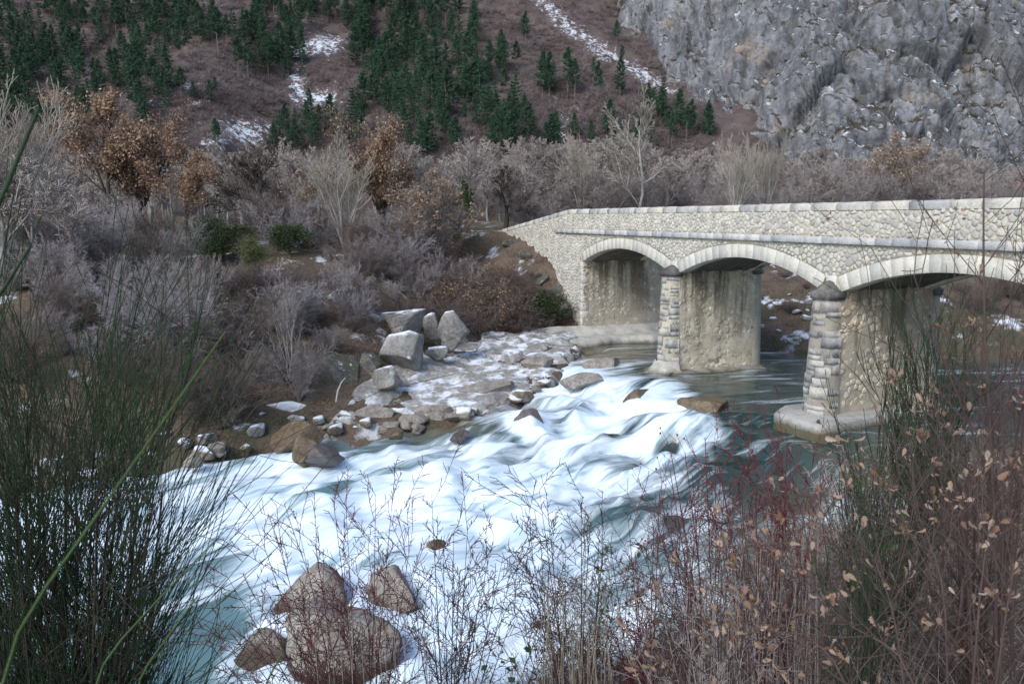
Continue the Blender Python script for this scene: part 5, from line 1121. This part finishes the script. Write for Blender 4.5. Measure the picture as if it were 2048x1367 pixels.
bush('dogwood_shrub', 'low red twigs over the largest near boulder', 'shrub', -1.6, 8.1, [(540, 1230), (600, 1200), (680, 1190), (740, 1220), (800, 1200), (860, 1240), (500, 1290), (700, 1270), (780, 1280), (640, 1290), (440, 1330), (580, 1310)], 8.2, 631, M_REDB, M_REDB, F2, .010, .0, .0036)
bush('dogwood_shrub', 'dark red thicket at the bottom beneath the fine grey bush', 'shrub', .75, 7.0, [(1040, 1220), (1090, 1190), (1140, 1200), (1190, 1170), (1240, 1200), (1290, 1170), (1070, 1280), (1160, 1270), (1250, 1270), (1000, 1280), (1200, 1320), (1110, 1330), (1310, 1260)], 7.1, 632, M_REDB, M_REDB, F2, .009, .0, .0036)
bush('bare_bush', 'brown tangle between the crimson bush and the lower broom', 'shrub', 2.7, 5.8, [(1600, 1060), (1640, 1020), (1680, 1090), (1560, 1090), (1720, 1050), (1650, 1140), (1530, 1140), (1600, 1160)], 5.8, 633, M_MAUVE, M_MAUVE, F2, .008, .0, .002)
bush('dogwood_shrub', 'second crimson clump behind the rose hips at the water edge', 'shrub', 3.2, 8.6, [(1450, 970), (1490, 940), (1530, 930), (1570, 960), (1610, 940), (1420, 1010), (1560, 1010), (1640, 980)], 8.7, 634, M_RED, M_RED, F1, .010, .05, .0036)
bush('bare_bush', 'grey tangle at the water edge under the rose', 'shrub', 2.1, 8.4, [(1330, 1050), (1370, 1020), (1410, 1040), (1450, 1050), (1300, 1090), (1380, 1090)], 8.4, 635, M_DEAD, M_MAUVE, F2, .009, .0, .0036)
bush('bare_bush', 'bleached tangle at the bottom between the straw stalks and the dead oak sprays', 'shrub', 1.3, 4.4, [(1250, 1250), (1310, 1230), (1370, 1240), (1430, 1220), (1500, 1240), (1280, 1320), (1400, 1310), (1530, 1300)], 4.5, 636, M_DEAD, M_DEAD, F2, .006, .0, .0016)
def broom(label, x, y, tips_px, Y, seed):
    r = np.random.default_rng(seed); b_ = A([x, y, hz(x, y)-.05]); tp = [P3(px, py, Y+r.normal(0, .2)) for px, py in tips_px]
    Pa, Ra = limbs(b_, tp, r, 7, .06, .009, .003); Pb, Rb = branch(r, Pa, Ra, 12, (.25, 1), (.32, .12), (.22, .07), .6, .12, .04, 4, .55, .3); Pc, Rc = branch(r, Pb, Rb, 8, (.05, 1), (.24, .08), (.62, .2), .75, .1, .03, 4, .5, .2)
    return shrub('broom_shrub', label, 'shrub', b_, None, [('stems', [(Pa, Ra), (Pb, np.maximum(Rb, .0004*Y))], 4, M_BROOMB), ('green_shoots', [(Pc, np.maximum(Rc, .00042*Y))], 3, M_BROOM)])
broom('upper green broom standing against the nearest pier', 7.1, 13.2, [(1780, 720), (1820, 690), (1860, 670), (1900, 680), (1940, 700), (1840, 760), (1800, 790), (1890, 770), (1950, 780), (1760, 800), (1870, 720), (1920, 740)], 13.2, 611)
broom('lower green broom at the water edge, below the pier footing', 3.6, 7.3, [(1720, 930), (1760, 900), (1800, 890), (1850, 910), (1890, 940), (1700, 980), (1780, 960), (1840, 980), (1740, 1030), (1880, 1010), (1810, 1040), (1690, 1050)], 7.0, 612)
broom('small dark broom at the lower right of the crimson bush', 1.75, 3.7, [(1720, 1080), (1760, 1050), (1690, 1120), (1650, 1150), (1800, 1100), (1740, 1140)], 3.8, 613)
# rose with red hips
rr_ = np.random.default_rng(621); x, y = 2.0, 7.2; b_ = A([x, y, hz(x, y)-.04]); tp = [P3(px, py, 7.2+rr_.normal(0, .15)) for px, py in [(1340, 895), (1370, 905), (1410, 875), (1385, 950), (1320, 990), (1310, 1030), (1430, 930), (1360, 1010), (1340, 940), (1450, 960)]]
Pa, Ra = limbs(b_, tp, rr_, 9, -.12, .007, .0036); Pb, Rb = branch(rr_, Pa, Ra, 6, (.5, 1), (.7, .2), (.12, .04), .7, .05, .1, 4, .6, .2)
root = shrub('rose_bush', 'arching rose with red hips over the white water', 'rose bush', b_, None, [('stems', [(Pa, Ra)], 5, M_RED), ('twigs', [(Pb, np.maximum(Rb, .0018))], 3, M_RED)])
hv, hf = ico(1); hipm = mesh_data('rose_hip', hv*A([.011, .011, .013]), hf, M_HIP, True)
for q in Pb[rr_.permutation(len(Pb))[:58], -1]: o = obj('rose_hip', hipm, root); o.location = q-b_; o.scale = (1,)*3 if rr_.random() < .6 else (.75,)*3
# ------------------------------------------------------------------ young oaks with withered lobed leaves (right foreground)
def oak_leaf():
    """lobed, cupped leaf, 1 long, with a stalk"""
    prof = [(.0, .015), (.12, .03), (.2, .12), (.28, .17), (.33, .11), (.42, .22), (.5, .27), (.55, .17), (.64, .27), (.72, .30), (.77, .18), (.86, .22), (.93, .15), (1., .02)]
    V, F = [], []
    for k, (u_, w_) in enumerate(prof): z = .10*math.sin(u_*3.); V += [[u_, -w_, z+.55*w_*.5], [u_, 0, z-.03], [u_, w_, z+.4*w_*.5]]
    for k in range(len(prof)-1): a_ = 3*k; F += [[a_, a_+1, a_+4, a_+3], [a_+1, a_+2, a_+5, a_+4]]
    return A(V), A(F)
OLV, OLF = oak_leaf()
def leaf_scatter(r, pts, dirs, size):
    n_ = len(pts); d = unit(dirs+r.normal(0, .75, (n_, 3))); e = unit(np.cross(d, r.normal(size=(n_, 3)))); f = np.cross(d, e); s_ = size*r.uniform(.45, 1.35, (n_, 1, 1)); cu = r.uniform(-2.5, 3.5, (n_, 1, 1))
    V = pts[:, None]+s_*(OLV[None, :, :1]*d[:, None]+OLV[None, :, 1:2]*e[:, None]*r.uniform(.7, 1.1, (n_, 1, 1))+(OLV[None, :, 2:]*cu+.35*cu*OLV[None, :, :1]**2*.5)*f[:, None])
    F = (OLF[None]+(np.arange(n_)*len(OLV))[:, None, None]).reshape(-1, 4); return V.reshape(-1, 3), F
def young_oak(label, x, y, paths, seed, r0=.008, side=5, nl=90, size=.055, sub=3):
    r = np.random.default_rng(seed); b_ = A([x, y, hz(x, y)-.04]); Pa = A([curve([b_]+[P3(*q) for q in p_], 10) for p_ in paths]); Ra = (r0*np.linspace(1, .3, 10))[None].repeat(len(Pa), 0)
    Pb, Rb = branch(r, Pa, Ra, side, (.35, 1), (.7, .2), (.20, .07), .5, .08, .1, 5, .4, .4); Pc, Rc = branch(r, Pb, Rb, sub, (.4, 1), (.6, .2), (.5, .15), .6, .05, .1, 4, .5, .2)
    root = shrub('young_oak', label, 'oak sapling', b_, None, [('stems', [(Pa, Ra)], 7, M_MAUVE), ('twigs', [(Pb, np.maximum(Rb, .0012)), (Pc, np.maximum(Rc, .0009))], 4, M_MAUVE)])
    ends = np.concatenate([Pc[:, -1], Pb[:, -1], Pc[:, 2]]); dr = unit(np.concatenate([Pc[:, -1]-Pc[:, -2], Pb[:, -1]-Pb[:, -2], Pc[:, 2]-Pc[:, 1]])); j = r.choice(len(ends), max(4, nl//4))[r.integers(0, max(4, nl//4), nl)]
    V, F = leaf_scatter(r, ends[j]+r.normal(0, .010, (nl, 3)), dr[j], size); V -= b_; nv_ = len(OLV); nf_ = len(OLF)
    for q in range(min(nl, 60)): mesh('leaf', V[q*nv_:(q+1)*nv_], OLF, M_OAKD, root, True)          # the leaves one can pick out
    if nl > 60: o = mesh('small_leaves', V[60*nv_:], F[60*nf_:]-60*nv_, M_OAKD, root, True); tag(o, kind='stuff')
    return root
young_oak('tall slender oak sapling crossing the parapet at the right', 1.62, 2.35, [[(2005, 1200, 2.2), (1975, 800, 2.2), (1965, 560, 2.2), (1968, 345, 2.2)]], 701, .0065, 11, 22, .020, 2)
young_oak('leaning oak shoot rising to the left before the nearest pier', 1.75, 2.3, [[(2010, 1010, 2.1), (1900, 760, 2.1), (1828, 552, 2.1)]], 702, .005, 8, 10, .018, 2)
young_oak('leafy oak scrub along the right edge above the corner', 1.55, 2.2, [[(2040, 950, 2.), (2060, 740, 2.1)], [(1930, 1040, 2.2), (1900, 930, 2.3)], [(2010, 930, 2.0), (2000, 780, 2.)], [(1950, 1100, 2.1), (1860, 980, 2.3)], [(2040, 1020, 1.9), (1960, 860, 2.0)]], 703, .0045, 9, 150, .019)
young_oak('withered oak scrub filling the bottom right corner', 1.25, 1.95, [[(1800, 1250, 1.9), (1750, 1120, 2.)], [(1900, 1200, 1.9), (1850, 1060, 2.)], [(1960, 1150, 1.8), (1990, 1010, 1.9)], [(1850, 1330, 1.7), (1700, 1250, 1.8)], [(2000, 1300, 1.7), (2030, 1120, 1.7)], [(1700, 1340, 1.8), (1600, 1260, 1.9)]], 704, .0045, 12, 520, .022)
young_oak('low oak sprays with pinkish dead leaves at the bottom, left of the corner', .78, 2.0, [[(1480, 1380, 1.9), (1440, 1270, 2.)], [(1560, 1350, 1.9), (1560, 1220, 2.)], [(1640, 1350, 1.9), (1650, 1230, 2.)], [(1400, 1390, 1.9), (1330, 1330, 2.)], [(1530, 1390, 1.8), (1490, 1320, 1.9)]], 705, .004, 10, 320, .022)
# ------------------------------------------------------------------ straw stalks, brambles and the dead tangle on the bank
rs = np.random.default_rng(801)
def stalks(label, px0, px1, yt0, yt1, Y, n, seed, mat=M_STALK):
    r = np.random.default_rng(seed); pb = []
    x0 = ((px0+px1)/2-1024)/1540.*Y; b_ = A([x0, Y, hz(x0, Y)-.03])
    for _ in range(n):
        q = P3(r.uniform(px0, px1), r.uniform(yt0, yt1), Y+r.normal(0, .15)); g = q+r.normal(0, .1, 3); g[2] = hz(g[0], g[1])-.02; pb.append(curve([g, (g+q)/2+r.normal(0, .03, 3), q], 6))
    V, F = tubes(A(pb)-b_, (.0006*Y*np.linspace(1, .5, 6))[None].repeat(n, 0), 4); 
    root = empty('grass_tuft', tuple(b_)); tag(root, label, 'grass tuft'); mesh('stalks', V, F, mat, root, True)
    hd = A(pb)[:, -1]-b_; Vl, Fl = leaves(r, hd, n*26, .012, .022, .4); tag(mesh('seed_heads', Vl, Fl, M_DRYG, root), kind='stuff'); return root
stalks('tuft of straw-coloured dry stalks at the bottom, right of centre', 1090, 1220, 1150, 1300, 5.6, 46, 811); stalks('thin dry seed stalks in front of the large near boulder', 600, 860, 1200, 1290, 7.6, 18, 812, M_DEAD)
stalks('pale bleached stems rising under the rose hips', 1380, 1640, 1030, 1180, 5.6, 90, 813, M_DEAD)
def bramble(label, px, py, Y, seed, n=60):
    r = np.random.default_rng(seed); c = P3(px, py, Y); g = A([c[0], c[1], hz(c[0], c[1])-.03]); Pa, Ra = limbs(g, [c+r.normal(0, .14, 3) for _ in range(7)], r, 7, -.1, .003, .0015); V, F = tubes(Pa-g, Ra, 4)
    root = empty('bramble', tuple(g)); tag(root, label, 'bramble'); mesh('stems', V, F, M_REDB, root); V, F = leaves(r, Pa[:, 3:].reshape(-1, 3)-g, n, .03, .03, 1.3); mesh('leaves', V, F, M_BRAM, root)
bramble('bramble with small green leaves among the grey twigs right of centre', 1230, 1130, 7.5, 821); bramble('bramble leaves at the bottom, beside the straw stalks', 1010, 1330, 5.5, 822, 46); bramble('bramble leaves under the lower right broom', 1790, 1040, 4.5, 823, 46)
K = 17000; gx_ = rs.uniform(-4.5, 12, K); gy_ = rs.uniform(1.7, 17, K); d1, s1_, _ = polydist(gx_, gy_, NEAR); z_ = H(gx_, gy_); q = gx_/gy_
ok = (d1*s1_ > .15) & (q < .85) & (q > -.35); ok &= rs.random(K) < np.where(gx_ < .2, .16, 1); gx_, gy_, z_ = gx_[ok], gy_[ok], z_[ok]; 
ex = rs.uniform(-3.2, 7, 9000); ey = rs.uniform(5.5, 16, 9000); d1, s1_, _ = polydist(ex, ey, NEAR); d1 = d1*s1_; ok = (d1 > .1) & (d1 < 4.2) & (rs.random(9000) < np.where(ex < 0, .35, 1)); ez = H(ex[ok], ey[ok])
tall = np.concatenate([np.zeros(len(gx_)), np.ones(ok.sum())]); gx_ = np.concatenate([gx_, ex[ok]]); gy_ = np.concatenate([gy_, ey[ok]]); z_ = np.concatenate([z_, ez]); K = len(gx_); nb_ = 3
b0_ = np.column_stack([gx_, gy_, z_-.02]).repeat(nb_, 0)+rs.normal(0, .06, (K*nb_, 3))*A([1, 1, 0]); L = rs.uniform(.3, 1.3, (K*nb_, 1))*(1+.35*tall.repeat(nb_)[:, None]); d = unit(rs.normal(0, .55, (K*nb_, 3))+A([-.15, .1, .8])); PP = [b0_]
for m_ in range(5): d = unit(d+rs.normal(0, .16, d.shape)+A([0, 0, -.2])); PP.append(PP[-1]+d*L/5)
PP = np.stack(PP, 1); RR = rs.uniform(.0013, .0030, (len(PP), 1))*(1+.5*tall.repeat(nb_)[:, None])*np.linspace(1, .45, 6)[None]
for i, (m_, nm, lb) in enumerate(((M_MAUVE, 'mauve_undergrowth', 'mauve-grey dead twigs tangled over the near bank'), (M_DEAD, 'bleached_undergrowth', 'bleached dead stems tangled over the near bank'), (M_STRAW, 'straw_undergrowth', 'tan dead stems tangled over the near bank'))):
    sel = np.arange(len(PP)) % 3 == i; V, F = tubes(PP[sel], RR[sel], 3); tag(mesh(nm, V, F, m_), lb, 'undergrowth', kind='stuff')
sel = rs.permutation(K)[:2600]; c = np.column_stack([gx_, gy_, z_+.015])[sel]; c = c[c[:, 1] < 9]
V, F = leaf_scatter(rs, c+rs.normal(0, .1, c.shape)*A([1, 1, .1]), rs.normal(size=c.shape)*A([1, 1, .3]), .055)
tag(mesh('leaf_litter', V, F, M_OAKD), 'fallen dead oak leaves lying over the near bank', 'leaf litter', kind='stuff')

# ------------------------------------------------------------------ labels of look-alikes: row and place within their group
ORD = 'first second third fourth fifth sixth seventh eighth ninth tenth eleventh twelfth thirteenth fourteenth fifteenth sixteenth seventeenth eighteenth'.split()
gr = {}
for o in COL.objects:
    if o.parent is None and 'group' in o: gr.setdefault((o['group'], o['label']), []).append(o)
for L in gr.values():
    if len(L) < 2: continue
    def pxy(o): X_, Y_, Z_ = o.location; f_ = Y_*math.cos(PITCH)-(Z_-CAMZ)*math.sin(PITCH); return X_/max(f_, .1), (Y_*math.sin(PITCH)+(Z_-CAMZ)*math.cos(PITCH))/max(f_, .1)
    n_ = len(L); rows = 1 if n_ <= 9 else 2 if n_ <= 18 else 3 if n_ <= 30 else 4 if n_ <= 44 else 5
    nm = {1: [''], 2: ['upper row, ', 'lower row, '], 3: ['top row, ', 'middle row, ', 'bottom row, '], 4: ['top row, ', 'second row, ', 'third row, ', 'bottom row, '], 5: ['top row, ', 'second row, ', 'third row, ', 'fourth row, ', 'bottom row, ']}[rows]
    L = sorted(L, key=lambda o: -pxy(o)[1]); cut = [round(i*n_/rows) for i in range(rows+1)]
    for i in range(rows):
        for j, o in enumerate(sorted(L[cut[i]:cut[i+1]], key=lambda o: pxy(o)[0])): o['label'] = o['label']+', '+nm[i]+ORD[min(j, 17)]+' from left'
